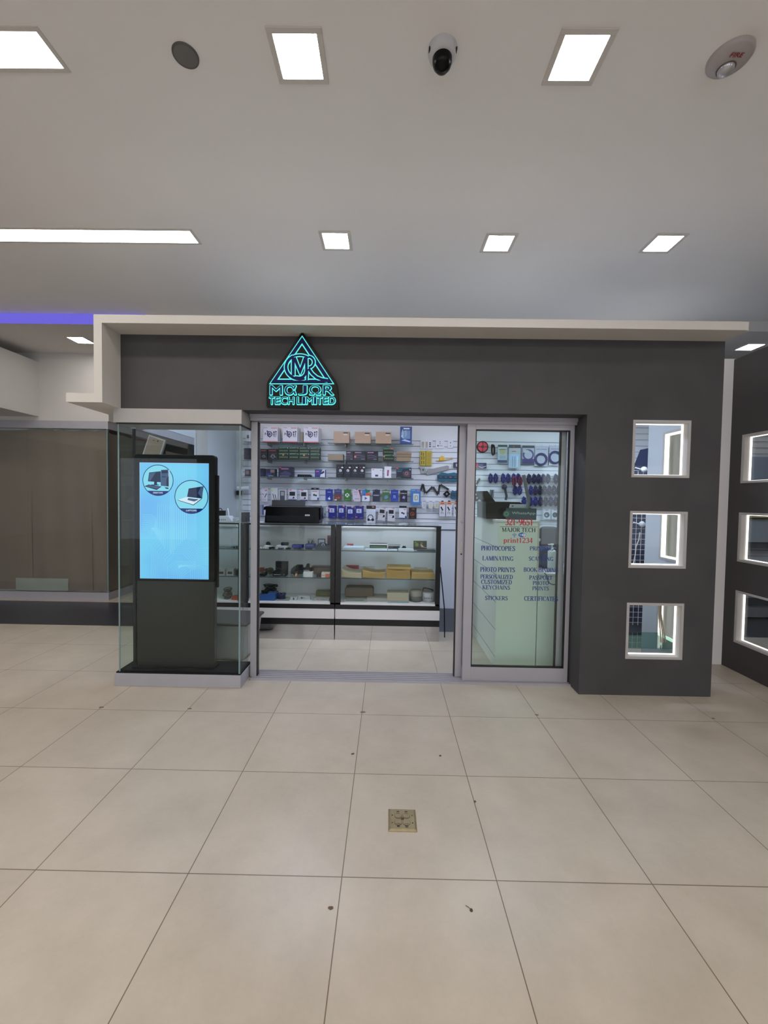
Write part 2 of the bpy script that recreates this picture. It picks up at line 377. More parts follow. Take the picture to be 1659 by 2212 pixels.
# small windows with led edging
NW = [0]
def small_window(T, w, h, z0, depth=.062):
    """local x across, y inwards, z up"""
    NW[0] += 1
    e = st('window_%d' % NW[0], T @ Vector((w/2, 0, z0)))
    b_ = .019; z1 = z0+h
    m = MB(T)
    for a in ((0, w, z0, z0+b_), (0, w, z1-b_, z1), (0, b_, z0+b_, z1-b_), (w-b_, w, z0+b_, z1-b_)):
        m.box(a[0], a[1], -.005, .004, a[2], a[3], M_CAP)
    m.build('window_frame', e)
    m = MB(T); i0, i1 = b_, w-b_
    c = .006
    m.box(i0-c, i0, .004, depth, z0+b_-c, z1-b_+c, M_WHITE); m.box(i1, i1+c, .004, depth, z0+b_-c, z1-b_+c, M_WHITE)
    m.box(i0, i1, .004, depth, z0+b_-c, z0+b_, M_WHITE); m.box(i0, i1, .004, depth, z1-b_, z1-b_+c, M_WHITE)
    m.build('lining', e)
    m = MB(T); l = .008; d0, d1 = depth-.012, depth
    m.box(i1-l, i1, d0, d1, z0+b_, z1-b_, M_LED); m.box(i0, i1-l, d0, d1, z0+b_, z0+b_+l*.7, M_LED); m.box(i0, i1-l, d0, d1, z1-b_-l*.7, z1-b_, M_LED)
    m.build('led_strip', e)
    m = MB(T); m.box(i0, i1, depth+.001, depth+.006, z0+b_, z1-b_, M_GLASS); m.build('pane', e)
    return e
for z0, z1 in WZ: small_window(Matrix.Translation((WX[0], FY, 0)), WX[1]-WX[0], z1-z0, z0)
# mirrored set on the inside of the pillar's side wall (seen through the first set)
TS = Matrix(((0, -1, 0, SX0), (1, 0, 0, SY[0]), (0, 0, 1, 0), (0, 0, 0, 1)))
TS = Matrix.Translation((SX0, SY[0], 0)) @ Matrix(((0, 1, 0, 0), (1, 0, 0, 0), (0, 0, 1, 0), (0, 0, 0, 1)))
for z0, z1 in WZ:
    NW[0] += 1; e = st('window_%d' % NW[0], (SX0, SY[0], z0)); wd = SY[1]-SY[0]
    m = MB(TS)
    for a in ((0, wd, z0, z0+.02), (0, wd, z1-.02, z1), (wd-.02, wd, z0+.02, z1-.02), (0, .02, z0+.02, z1-.02)): m.box(a[0], a[1], -.006, .07, a[2], a[3], M_WHITE)
    m.build('window_frame', e)
    m = MB(TS)
    for a in ((.02, wd-.02, z0+.02, z0+.034), (.02, wd-.02, z1-.034, z1-.02), (wd-.034, wd-.02, z0+.034, z1-.034)): m.box(a[0], a[1], .0, .03, a[2], a[3], M_LED)
    m.build('led_strip', e)
    m = MB(TS); m.box(.02, wd-.02, .05, .055, z0+.02, z1-.02, M_GLASS); m.build('pane', e)
# right shop windows, facing -x
TG = Matrix.Translation((GX, GY[1], 0)) @ Matrix(((0, 1, 0, 0), (-1, 0, 0, 0), (0, 0, 1, 0), (0, 0, 0, 1)))
TGl = TG @ Matrix(((-1, 0, 0, GY[1]-GY[0]), (0, 1, 0, 0), (0, 0, 1, 0), (0, 0, 0, 1)))
for z0, z1 in GZ: small_window(TGl, GY[1]-GY[0], z1-z0, z0)

# ------------------------------------------------------------------ shop interior shell
BW = 3.96
m = MB()
gr = [2.252-.0745*k for k in range(16)]
SL0, SL1 = -1.80, 4.6
m.box(SL0, SL1, BW+.012, BW+.04, 1.06, 2.74, M_GROOVE)
zt = 2.74
for z in [q for q in gr if q > 1.17]:
    m.box(SL0, SL1, BW, BW+.012, z+.004, zt, M_SLAT); zt = z-.004
m.box(SL0, SL1, BW, BW+.012, 1.16, zt, M_SLAT)
m.box(SL0, SL1, BW-.012, BW+.012, 1.075, 1.155, M_SHOPW)
m.build('wall_back_slatwall', kind='structure')
MB().box(-1.95, 4.6, BW+.013, BW+.1, 0, 1.06, M_SHOPW).box(-1.95, SL0, BW, BW+.1, 1.06, 2.74, M_SHOPW).build('wall_back_lower', kind='structure')
m = MB()                                                                    # left side wall: glazed front half, solid rear half
m.box(-1.95, -1.89, 2.76, BW, 0, 2.74, M_SHOPW); m.box(-1.89, -1.875, 2.80, 3.06, 0, 2.74, M_WHITE)
m.box(-1.93, -1.88, 1.80, 2.76, 2.075, 2.74, M_SHOPW)
m.build('wall_shop_left', kind='structure')
sl = st('window_side', (-1.905, 2.25, 0))
m = MB(); m.box(-1.93, -1.885, 1.76, 2.76, 2.005, 2.075, M_ALU2); m.box(-1.93, -1.885, 1.76, 2.76, 0, .10, M_ALU2); m.box(-1.93, -1.885, 2.715, 2.76, .1, 2.005, M_BLK); m.box(-1.915, -1.895, 1.762, 1.775, .1, 2.005, M_BLK); m.build('window_frame', sl)
MB().box(-1.913, -1.905, 1.775, 2.715, .10, 2.005, M_GLASS).build('pane', sl)

# linear led lights hung inside the shop, above the head of the door
for x0, y0, lb in ((-1.2, 2.35, 'left'), (.75, 2.35, 'right'), (2.3, 2.9, 'far right')):
    t = thing('linear_light', 'slim cool white linear lamp on arms inside the shop, %s' % lb, 'ceiling light', (x0+.45, y0, 2.5), 'linear lamps inside the shop')
    MB().box(x0, x0+1.0, y0-.045, y0+.045, 2.52, 2.56, M_LAMW).build('housing', t)
    MB().box(x0+.01, x0+.99, y0-.04, y0+.04, 2.512, 2.52, M_SHOPL).build('diffuser', t)
    MB().box(x0+.01, x0+.99, y0-.03, y0+.03, 2.56, 2.562, emis('shop_uplight', (238, 242, 240), 8.0)).build('top_diffuser', t)
    for x in (x0+.1, x0+.9): MB().box(x-.012, x+.012, *((FY+.243, y0-.03) if y0 < 2.5 else (y0+.03, 3.96)), 2.53, 2.55, M_ALU).build('wall_arm', t)

# ------------------------------------------------------------------ sliding door front
t = thing('door_track_frame', 'satin aluminium door frame with head rail, left post and grooved floor track', 'door frame', (.35, 1.78, 0))
m = MB(); m.box(-.945, 1.637, 1.70, 1.89, 2.098, 2.125, M_ALU); m.box(-.945, 1.637, 1.715, 1.725, 2.075, 2.098, M_ALU); m.box(-.945, 1.637, 1.765, 1.775, 2.070, 2.098, M_ALU); m.box(-.945, 1.637, 1.72, 1.89, 2.085, 2.098, M_BLK); m.box(-.885, .72, 1.80, 1.86, 2.080, 2.090, M_BLK); m.build('head_rail', t)
m = MB(); m.box(-.943, -.893, 1.735, 1.79, .012, 2.07, M_ALU); m.box(-.935, -.905, 1.79, 1.85, .012, 2.07, M_ALU2); m.box(-.893, -.886, 1.745, 1.785, .012, 2.07, M_BLK); m.build('side_post', t, bevel=.002)
m = MB(); m.box(-.93, 1.637, 1.690, 1.875, 0, .004, M_ALU)
for y in (1.695, 1.728, 1.762, 1.796, 1.83, 1.862): m.box(-.93, 1.637, y, y+.009, .004, .013, M_ALU)
m.build('floor_track', t)

def sliding_panel(name, x0, x1, y0, y1, z0, z1, lw, rw, tw, bw, gm):
    e = st(name, ((x0+x1)/2, (y0+y1)/2, z0))
    m = MB(); m.box(x0, x0+lw, y0, y1, z0, z1, M_ALU); m.box(x1-rw, x1, y0, y1, z0, z1, M_ALU); m.box(x0+lw, x1-rw, y0, y1, z1-tw, z1, M_ALU); m.box(x0+lw, x1-rw, y0, y1, z0, z0+bw, M_ALU)
    m.build('door_frame', e, bevel=.0015)
    m = MB(); a, b2, c, d = x0+lw, x1-rw, z0+bw, z1-tw; k = .008
    for q in ((a, a+k, c, d), (b2-k, b2, c, d), (a+k, b2-k, c, c+k), (a+k, b2-k, d-k, d)): m.box(q[0], q[1], y0+.004, y1-.004, q[2], q[3], M_BLK)
    m.build('gasket', e)
    MB().box(a+k, b2-k, (y0+y1)/2-.003, (y0+y1)/2+.003, c+k, d-k, gm).build('pane', e)
    return e
d1 = sliding_panel('door_1', .779, 1.625, 1.728, 1.762, .014, 2.092, .066, .032, .058, .112, M_DOORG)
d2 = sliding_panel('door_2', .727, 1.597, 1.792, 1.828, .016, 2.078, .055, .045, .035, .085, M_DOORG)
MB().box(.718, .727, 1.795, 1.83, .016, 2.075, M_BLK).build('seal_strip', d2)
m = MB(); lk = at(998, 1127, 1.79); m.lathe((lk.x, 1.792, lk.z), [(0, -.012), (.009, -.012), (.011, -.004), (.011, 0)], M_ALU, 16, 'y'); m.build('lock_cylinder', d2)
m = MB(); a = at(994, 1171, 1.79); b3 = at(999, 1192, 1.79); m.box(a.x-.002, b3.x-.002, 1.786, 1.792, b3.z, a.z, M_CAP); c = at(996.5, 1197, 1.79); m.lathe((c.x-.001, 1.792, c.z), [(0, -.006), (.006, -.006), (.006, 0)], M_BLKM, 12, 'y'); m.build('handle', d2)

# lettering on the front pane
GYF = 1.7415
M_VBLUE = mat('vinyl_blue', (38, 62, 128), .5); M_VRED = mat('vinyl_red', (176, 44, 58), .5); M_VBLK = mat('vinyl_black', (26, 26, 34), .5); M_VW = mat('vinyl_white', (214, 222, 226), .5)
m = MB()
for tx, x0, x1, y0, y1, mm in (
  ('PHOTOCOPIES', 1039, 1113, 1180, 1189, M_VBLUE), ('LAMINATING', 1042, 1109, 1202, 1210.5, M_VBLUE), ('PHOTO PRINTS', 1037, 1112.5, 1226, 1235, M_VBLUE),
  ('PERSONALIZED', 1037.5, 1108, 1242, 1250, M_VBLUE), ('CUSTOMIZED', 1039, 1106, 1253, 1261.5, M_VBLUE), ('KEYCHAINS', 1042, 1102, 1265, 1273, M_VBLUE), ('STICKERS', 1047.5, 1097, 1288, 1296, M_VBLUE),
  ('PRINTING', 1144, 1196, 1181, 1189, M_VBLUE), ('SCANNING', 1142, 1195.5, 1203, 1211, M_VBLUE), ('BOOK BINDING', 1131, 1206.5, 1227, 1235, M_VBLUE),
  ('PASSPORT', 1143, 1193.5, 1244, 1252, M_VBLUE), ('PHOTO', 1150.5, 1185.5, 1255.5, 1263.5, M_VBLUE), ('PRINTS', 1149.5, 1186, 1267, 1275, M_VBLUE), ('CERTIFICATES', 1132, 1205.5, 1289, 1297.5, M_VBLUE),
  ('321-9651', 1091, 1152, 1121.5, 1134.5, M_VRED), ('MAJOR TECH', 1084, 1157, 1140.5, 1148.5, M_VBLK), ('print1234', 1087, 1151, 1162, 1172, M_VRED)):
    if 'Y' in tx and 'Y' not in SERIF: SERIF['Y'] = (.95, _V(.46, 0, .48, 1, 0)+[_l(.14, 1, .46, .46, tk), _l(.8, 1, .46, .46), _s(.14, T1, .12), _s(.8, T1, .11)])
    a = at(x0, y1, GYF); b2 = at(x1, y0, GYF); c = at((x0+x1)/2, (y0+y1)/2, GYF)
    m.serif(tx, c.x, c.z, b2.z-a.z-.0005, b2.x-a.x, GYF, mm)
a = at(1080, 1137.5, GYF); b2 = at(1161, 1138.5, GYF); m.stroke([(a.x, a.z), (b2.x, b2.z+.001)], .003, GYF, M_VBLK)
m.build('lettering', d1)
m = MB(); M_ICON = mat('vinyl_mid_blue', (52, 98, 168), .5)
c = at(1111, 1159.5, GYF)
for r in (.008, .0155, .023): m.ring(c.x, c.z, r-.002, r+.0018, GYF, M_ICON, 14, 40, 140)
m.disc(c.x, c.z-.001, .0042, GYF, M_ICON, 12)
c = at(1128, 1155.5, GYF)
def rr(cx, cz, hx, hz, r, n=6):
    p = []
    for qx, qz, a0 in ((1, -1, -90), (1, 1, 0), (-1, 1, 90), (-1, -1, 180)):
        for i in range(n+1):
            a = math.radians(a0+90*i/n); p.append((cx+qx*(hx-r)+r*math.cos(a), cz+qz*(hz-r)+r*math.sin(a)))
    return p
m.face(rr(c.x, c.z, .031, .014, .0139), GYF, M_ICON); m.disc(c.x-.002, c.z, .021, GYF-.0002, M_ICON, 20, .0205)
m.face(rr(c.x+.013, c.z, .015, .0105, .0104), GYF-.0004, M_VW)
m.text('Wi', c.x-.013, c.z, .011, GYF-.0006, M_VW, bold=.02); m.text('Fi', c.x+.013, c.z, .011, GYF-.0006, M_ICON, bold=.02)
m.build('wifi_emblem', d1)

# ------------------------------------------------------------------ glass display case at the left of the door
t = thing('glass_display_case', 'tall glass showcase with silver plinth and cap beside the shop door', 'display case', (-1.43, 1.66, 0))
CX0, CX1 = -1.925, -.953
m = MB(); m.box(CX0, CX1, 1.548, 1.80, 0, .098, M_ALU2); m.build('plinth', t, bevel=.002)
m = MB(); m.box(CX0, CX1, 1.548, 1.86, 2.018, 2.124, M_CAP); m.build('cap', t, bevel=.002)
m = MB(); m.box(CX0+.006, CX1-.004, 1.556, 1.80, .098, .108, M_BLKM); m.build('deck', t); m = MB(); m.box(CX0+.02, CX1-.006, 1.553, 1.566, 2.008, 2.018, M_BLK); m.box(CX1-.02, CX1-.006, 1.566, 1.80, 2.008, 2.018, M_BLK); m.build('top_gasket', t)
m = MB(); m.box(CX0+.032, CX1-.018, 1.566, 1.572, .108, 2.008, M_CASEG); m.build('front_pane', t)
m = MB(); m.box(CX1-.012, CX1-.006, 1.560, 1.735, .108, 2.008, M_CASEG); m.build('side_pane', t)
m = MB(); m.box(CX0+.026, CX0+.032, 1.566, 1.74, .108, 2.008, M_CASEG); m.build('side_pane', t)
m = MB(); m.box(CX0+.024, CX0+.034, 1.562, 1.566, .108, 2.008, M_EDGE); m.box(CX1-.02, CX1-.008, 1.558, 1.562, .108, 2.008, M_EDGE); m.build('glass_edge', t)

# ------------------------------------------------------------------ totem screen
t = thing('digital_totem', 'black freestanding digital totem with a bright blue screen inside the glass showcase', 'display screen', (-1.51, 1.66, .108))
KY = 1.640; kx0, kx1 = -1.823, -1.195
m = MB(); m.prism(rr((kx0+kx1)/2, (.80+1.79)/2, (kx1-kx0)/2, (1.79-.80)/2, .022), KY, KY+.06, M_BLKG); m.build('screen_housing', t, bevel=.003)
M_BODY = mat('totem_body', (42, 41, 37), .3, noise=.08, nscale=4)
m = MB(); m.box(kx0+.012, kx1-.003, KY+.006, KY+.06, .108, .80, M_BODY); m.build('lower_body', t, bevel=.004)
m = MB(); m.box(kx0-.006, kx0+.002, KY+.028, KY+.05, .11, 1.67, M_BLKG); m.box(kx1-.002, kx1+.016, KY+.028, KY+.05, .75, 1.635, M_BLKG); m.build('rear_cover', t)
m = MB(); m.box(kx0-.01, kx1+.005, KY-.02, KY+.09, .108, .118, M_BLKM); m.build('foot', t)
# screen: emissive panel with printed-looking artwork
sx0, sx1, sz0, sz1 = -1.782, -1.240, .818, 1.726
def screen_mat():
    m = bpy.data.materials.new('screen_blue'); m.use_nodes = True; nt = m.node_tree; nt.nodes.clear()
    tc = nt.nodes.new('ShaderNodeTexCoord'); n = nt.nodes.new('ShaderNodeTexNoise'); n.inputs['Scale'].default_value = 2.2; n.inputs['Detail'].default_value = 1
    nt.links.new(tc.outputs['Object'], n.inputs[0])
    r = nt.nodes.new('ShaderNodeValToRGB'); r.color_ramp.elements[0].position = .38; r.color_ramp.elements[0].color = (*lin((116, 190, 250)), 1)
    r.color_ramp.elements[1].position = .62; r.color_ramp.elements[1].color = (*lin((126, 214, 252)), 1); nt.links.new(n.outputs[0], r.inputs[0])
    e = nt.nodes.new('ShaderNodeEmission'); e.inputs[1].default_value = 1.0; nt.links.new(r.outputs[0], e.inputs[0])
    o = nt.nodes.new('ShaderNodeOutputMaterial'); nt.links.new(e.outputs[0], o.inputs[0]); return m
M_SCR = screen_mat()
def SE(n, c, s=1.0): return emis('screen_'+n, c, s)
m = MB(); SYc = KY-.0005
m.face([(sx0, sz0), (sx1, sz0), (sx1, sz1), (sx0, sz1)], SYc, M_SCR)
m.stroke([(sx0, sz1-.002), (sx1, sz1-.002)], .004, SYc-.0002, SE('rim', (178, 206, 250)))
m.stroke([(sx0+.002, sz0), (sx0+.002, sz1)], .004, SYc-.0002, SE('rim', (178, 206, 250)))
ln = SE('line', (148, 222, 255))
def spx(x, y): p = at(x, y, KY); return (p.x, p.z)
for k in range(9):
    s1 = k*.0155
    m.stroke([(sx0+.09+s1, sz0), (sx0+.09+s1, sz0+.26-s1), (sx0+.14+s1, sz0+.31-s1), (sx0+.14+s1, sz1-.32)], .0022, SYc-.0002, ln)
    m.stroke([(sx1-.005, sz0+.12+s1), (sx1-.12+s1*.4, sz0+.12+s1), (sx1-.20+s1*.4, sz0+.20+s1), (sx1-.30+s1, sz0+.20+s1), (sx1-.30+s1, sz1-.02)], .0022, SYc-.0002, ln)
    m.stroke([(sx0+.02, sz0+.50-s1), (sx0+.1-s1*.3, sz0+.50-s1), (sx0+.13-s1*.3, sz0+.47-s1), (sx0+.13-s1*.3, sz0+.40), (sx0+.2, sz0+.36-s1)], .0022, SYc-.0002, ln)
    m.stroke([(sx1-.02-s1, sz0+.01), (sx1-.02-s1, sz0+.08), (sx1-.06-s1, sz0+.11), (sx1-.24, sz0+.11-s1*.2)], .0022, SYc-.0002, ln)
    m.stroke([(sx0+.22+s1, sz0), (sx0+.22+s1, sz0+.09-s1*.5), (sx0+.28+s1, sz0+.14-s1*.5), (sx1-.1, sz0+.14-s1*.5)], .0018, SYc-.0002, ln)
m.build('screen', t)
nv = SE('navy', (22, 52, 110)); pale = SE('pale', (140, 222, 246)); wht = SE('white', (225, 240, 255)); dk = SE('dark', (30, 46, 78)); md = SE('mid', (70, 92, 128)); lt = SE('light', (170, 205, 235)); ndk = SE('navydeep', (24, 48, 118))
def circ(cx, cy, rp, cap, txt):
    a = spx(cx, cy); r = spx(cx+rp, cy)[0]-a[0]; m = MB()
    m.disc(a[0], a[1], r, SYc-.0006, nv, 48); m.disc(a[0], a[1], r*.955, SYc-.0009, pale, 48)
    n = 20; a0 = -math.asin(cap); pts = [(a[0]+r*.97*math.cos(math.pi-a0+(math.pi+2*a0)*i/n), a[1]+r*.97*math.sin(math.pi-a0+(math.pi+2*a0)*i/n)) for i in range(n+1)]
    m.face(pts, SYc-.0012, ndk)
    m.text(txt, a[0], a[1]-r*.80, r*.095, SYc-.0015, wht, w=r*.62, bold=.02)
    return m
def Z4(x, y): return spx(290+x/9.217, 1000+y/9.217)
m = circ(341.5, 1037.5, 33.5, .70, 'DESKTOPS'); y = SYc-.0015
def P(ls): return [Z4(a, b) for a, b in ls]
def CCW(p):
    A = sum(p[i][0]*p[(i+1) % len(p)][1]-p[(i+1) % len(p)][0]*p[i][1] for i in range(len(p)))
    return p if A > 0 else p[::-1]
def poly(m, ls, dy, mm): m.face(CCW(P(ls)), y-dy, mm)
poly(m, [(300,190),(530,165),(530,385),(275,365)], 0, dk); poly(m, [(310,200),(430,188),(330,350),(290,350)], .0003, md)
poly(m, [(400,375),(455,375),(460,435),(395,430)], 0, dk); poly(m, [(340,430),(500,432),(490,446),(345,446)], .0002, dk)
poly(m, [(535,140),(680,132),(690,470),(530,455)], .0003, md); poly(m, [(680,132),(712,150),(712,480),(690,470)], .0003, lt); poly(m, [(545,150),(670,145),(672,205),(548,210)], .0006, dk); poly(m, [(550,270),(635,265),(635,283),(550,286)], .0006, dk); poly(m, [(660,285),(688,270),(690,465),(645,460),(640,360)], .0006, dk)
poly(m, [(205,465),(290,430),(550,470),(450,540)], .0008, dk); poly(m, [(240,465),(300,445),(520,475),(450,515)], .0010, md)
poly(m, [(600,485),(680,490),(688,520),(640,515)], .0008, dk)
m.build('screen_art_desktop', t)
m = circ(413.5, 1073.5, 36.5, .70, 'LAPTOPS')
poly(m, [(1085,510),(1375,465),(1355,710),(1055,675)], 0, dk); poly(m, [(1330,475),(1385,465),(1350,700),(1270,600)], .0003, md)
poly(m, [(870,735),(1040,680),(1340,710),(1180,830)], .0006, wht); poly(m, [(870,735),(1180,830),(1185,845),(870,745)], .0008, dk); poly(m, [(1180,830),(1340,710),(1350,718),(1185,845)], .0008, dk)
poly(m, [(1080,700),(1290,725),(1200,770),(1060,735)], .0009, md)
m.build('screen_art_laptop', t)

# ------------------------------------------------------------------ illuminated shop sign
t = thing('illuminated_sign', 'black triangular light box sign with cyan lit monogram, MAJOR TECH LIMITED', 'sign', (-.485, 1.53, 2.12))
SG = 1.49
def SP(x, y): p = at(550+x/7.9, 700+y/7.9, SG); return (p.x, p.z)
def rounded(pts, r, n=5):
    out = []; k = len(pts)
    for i in range(k):
        p = Vector(pts[i]); a = Vector(pts[i-1]); b = Vector(pts[(i+1) % k]); u = (a-p).normalized(); v = (b-p).normalized()
        p0 = p+u*r[i]; p1 = p+v*r[i]
        for j in range(n+1):
            q = j/n; s_ = (1-q)**2*p0+2*q*(1-q)*p+q*q*p1; out.append((s_.x, s_.y))
    return out
outer = rounded(CCW([SP(812, 120), SP(205, 990), SP(200, 1430), SP(1430, 1470), SP(1435, 1370), SP(1415, 1090), SP(1400, 990)]), [.02]*7)
m = MB(); m.prism(outer, SG, FY-.002, M_BLKG); m.build('sign_box', t, bevel=.003)
def inset(tri, d):
    c = Vector(((tri[0][0]+tri[1][0]+tri[2][0])/3, (tri[0][1]+tri[1][1]+tri[2][1])/3)); out = []
    n = 3; lines = []
    for i in range(3):
        a = Vector(tri[i]); b = Vector(tri[(i+1) % 3]); e = (b-a).normalized(); nr = Vector((-e.y, e.x))
        if (c-a).dot(nr) < 0: nr = -nr
        lines.append((a+nr*d, e))
    for i in range(3):
        p, e = lines[i-1]; q, g_ = lines[i]
        dn = e.x*g_.y-e.y*g_.x; tt = ((q.x-p.x)*g_.y-(q.y-p.y)*g_.x)/dn; r = p+e*tt; out.append((r.x, r.y))
    return out
tri = CCW([SP(812, 195), SP(245, 1028), SP(1362, 1028)])
m = MB(); Y0 = SG-.0008
m.face(tri, Y0, M_CYAN); m.face(inset(tri, .0062), Y0-.002, M_NAVY)
ti = inset(tri, .032); m.face(ti, Y0-.003, M_CYAN); m.face(inset(ti, .0085), Y0-.0035, M_BLKG)
cc = SP(775, 720)
def arcp(cx, cz, rx, rz, a0, a1, n=22): return [(cx+rx*math.cos(math.radians(a0+(a1-a0)*i/n)), cz+rz*math.sin(math.radians(a0+(a1-a0)*i/n))) for i in range(n+1)]
def S(ls): return [SP(a, b) for a, b in ls]
UZ = SP(1000, 720)[0]-SP(999, 720)[0]
def ea(cx, cz, rx, rz, a0, a1, n=22): return [(cx+rx*math.cos(math.radians(a0+(a1-a0)*i/n)), cz-rz*math.sin(math.radians(a0+(a1-a0)*i/n))) for i in range(n+1)]
glyph = [(ea(775, 738, 235, 205, 118, 290, 26), 46), (ea(775, 735, 240, 200, 118, 52, 12), 30),
         ([(662, 575), (662, 885)], 50), ([(680, 575), (780, 815), (872, 575)], 52),
         ([(885, 560), (887, 800), (868, 862), (830, 905), (780, 925), (690, 915)], 44),
         (ea(925, 655, 88, 92, 90, -90, 12), 36), ([(925, 765), (985, 850), (1060, 915), (1150, 950), (1250, 965)], 44), ([(905, 775), (895, 960)], 30)]
for q, (ls, wd) in enumerate(glyph): m.stroke(S(ls), (wd+34)*UZ, Y0-.0040-.00005*q, M_CYAN)
for q, (ls, wd) in enumerate(glyph): m.stroke(S(ls), wd*UZ, Y0-.0050-.00005*q, M_NAVY)
m.stroke(S([(300, 982), (1306, 982)]), 30*UZ, Y0-.006, M_NAVY)
m.build('logo', t)
def sign_text(nm, parts, y0, y1):
    m = MB()
    for tx, x0, x1 in parts:
        a = SP(x0, y1); b2 = SP(x1, y0); cx = (a[0]+b2[0])/2; cz = (a[1]+b2[1])/2; w_ = b2[0]-a[0]; h_ = b2[1]-a[1]
        d = .0052
        for k_ in range(10): m.text(tx, cx+d*math.cos(k_*math.pi/5)+.0008, cz+d*math.sin(k_*math.pi/5)-.0012, h_*.84, Y0-.001-.00004*k_, M_CYAN, w=w_*.86)
        m.text(tx, cx, cz+.001, h_*.82, Y0-.004, M_NAVY, w=w_*.84)
    m.build(nm, t)
sign_text('sign_lettering', [('M', 248, 490), ('\u03b1', 500, 730), ('J', 738, 905), ('\u03a9', 925, 1145), ('R', 1155, 1368)], 1035, 1225)
sign_text('sign_lettering', [('T', 245, 345), ('E', 348, 440), ('C', 440, 565), ('H', 565, 680), ('L', 720, 815), ('I', 815, 870), ('M', 870, 1010), ('I', 1010, 1060), ('T', 1060, 1165), ('E', 1165, 1262), ('D', 1262, 1385)], 1235, 1382)

# ------------------------------------------------------------------ ceiling fittings
def k2(x, y, z=ZC): p = atz(x, y, z); return p.x, p.y
GLAMP = 'square recessed ceiling lamps'
def square_lamp(x, y, z, label, mm, rot=0, half=.122, inn=.096):
    t = thing('ceiling_lamp', label, 'ceiling light', (x, y, z), GLAMP)
    m = MB()
    for a in ((-half, half, -half, -inn), (-half, half, inn, half), (-half, -inn, -inn, inn), (inn, half, -inn, inn)):
        m.box(x+a[0], x+a[1], y+a[2], y+a[3], z-.006, z, M_BAND)
    m.build('frame', t, bevel=.002)
    MB().box(x-inn, x+inn, y-inn, y+inn, z-.003, z-.001, mm).build('diffuser', t)
for px, py, lb, mm in ((646, 122, 'square ceiling lamp in the near row, left of the dome camera', M_LAMPW), (1248, 125, 'square ceiling lamp in the near row, right of the dome camera', M_LAMPC),
                       (726, 520, 'square ceiling lamp in the far row, above the shop sign side', M_LAMPC), (1077, 525, 'square ceiling lamp, middle of the far row', M_LAMPW), (1432, 525.5, 'square ceiling lamp in the far row, rightmost', M_LAMPC)):
    x, y = k2(px, py); square_lamp(x, y, ZC, lb, mm)
x, y = k2(174, 734.5, ZL); square_lamp(x, y, ZL, 'square ceiling lamp in the lowered ceiling beyond the violet cove at left', M_LAMPW)
x, y = k2(1620, 749.5, ZL); square_lamp(x, y, ZL, 'square ceiling lamp in the lowered ceiling above the right shop', M_LAMPW)
for i, (x, y) in enumerate(((-3.2, -2.6), (-.3, -2.6), (2.6, -2.6), (-3.2, -5.2), (-.3, -5.2), (2.6, -5.2), (5.4, -2.6), (5.0, .4), (-6.0, -2.6))):  # unseen lamps, added as fill light for the whole scene
    square_lamp(x, y, ZC, 'added unseen fill lamp on the ceiling behind the viewpoint', M_LAMPW)
square_lamp(-2.8, 5.3, ZL, 'added unseen lamp that brightens the passage behind the shop', M_LAMPW)  # added out of view, only to lift the dark passage
# long strips
def strip(x0, x1, y0, y1, label):
    t = thing('strip_lamp', label, 'ceiling light', ((x0+x1)/2, (y0+y1)/2, ZC), 'long recessed ceiling strip lamps')
    m = MB(); b_ = .02
    for a in ((x0-b_, x1+b_, y0-b_, y0), (x0-b_, x1+b_, y1, y1+b_), (x0-b_, x0, y0, y1), (x1, x1+b_, y0, y1)): m.box(a[0], a[1], a[2], a[3], ZC-.005, ZC, M_BAND)
    m.build('frame', t)
    MB().box(x0, x1, y0, y1, ZC-.003, ZC-.001, M_STRIP).build('diffuser', t)
a = k2(411, 498); b2 = k2(427, 524); strip(-5.4, (a[0]+b2[0])/2, a[1], b2[1], 'long glowing strip lamp at left, running off the left edge of the photo')
a = k2(78, 66); b2 = k2(131, 136); strip(-4.6, (a[0]+b2[0])/2, a[1], b2[1]+.02, 'glowing strip lamp in the top left corner of the ceiling')
for y in (-1.6, -4.0, -6.4): strip(-3.0, 3.6, y-.08, y+.08, 'added unseen strip lamp for soft light from behind the viewpoint')  # added emitters out of view, they soften the light on the scene
# speaker grille
x, y = k2(401, 119)
t = thing('ceiling_speaker', 'small round grey speaker grille in the ceiling', 'speaker', (x, y, ZC-.008))
M_GRL = mat('grey_grille', (112, 110, 108), .7, noise=.1, nscale=200)
MB().lathe((x, y, ZC), [(.050, -.006), (.057, -.006), (.058, 0)], mat('grille_rim', (92, 90, 88), .6), 32).build('rim', t)
m = MB(); m.lathe((x, y, ZC), [(0, -.010), (.03, -.009), (.050, -.006)], M_GRL, 32); m.build('grille', t)
# dome camera
x, y = k2(957, 96); y += .02
t = thing('dome_camera', 'white dome security camera with smoked black lens dome on the ceiling', 'security camera', (x, y, ZC-.1))
MB().lathe((x, y, ZC), [(.066, 0), (.066, -.012), (.060, -.032), (.044, -.042), (0, -.042)], mat('camera_white', (196, 196, 198), .4), 36).build('housing', t)
m = MB(); m.lathe((x, y, ZC-.040), [(.044, 0), (.044, -.016), (.040, -.032), (.028, -.048), (.012, -.056), (0, -.058)], M_BLKG, 30); m.build('lens_dome', t)
for q in (-.0625, .0575): MB().box(x+q, x+q+.005, y-.03, y-.01, ZC-.028, ZC-.018, M_BLKM).build('screw_slot', t)
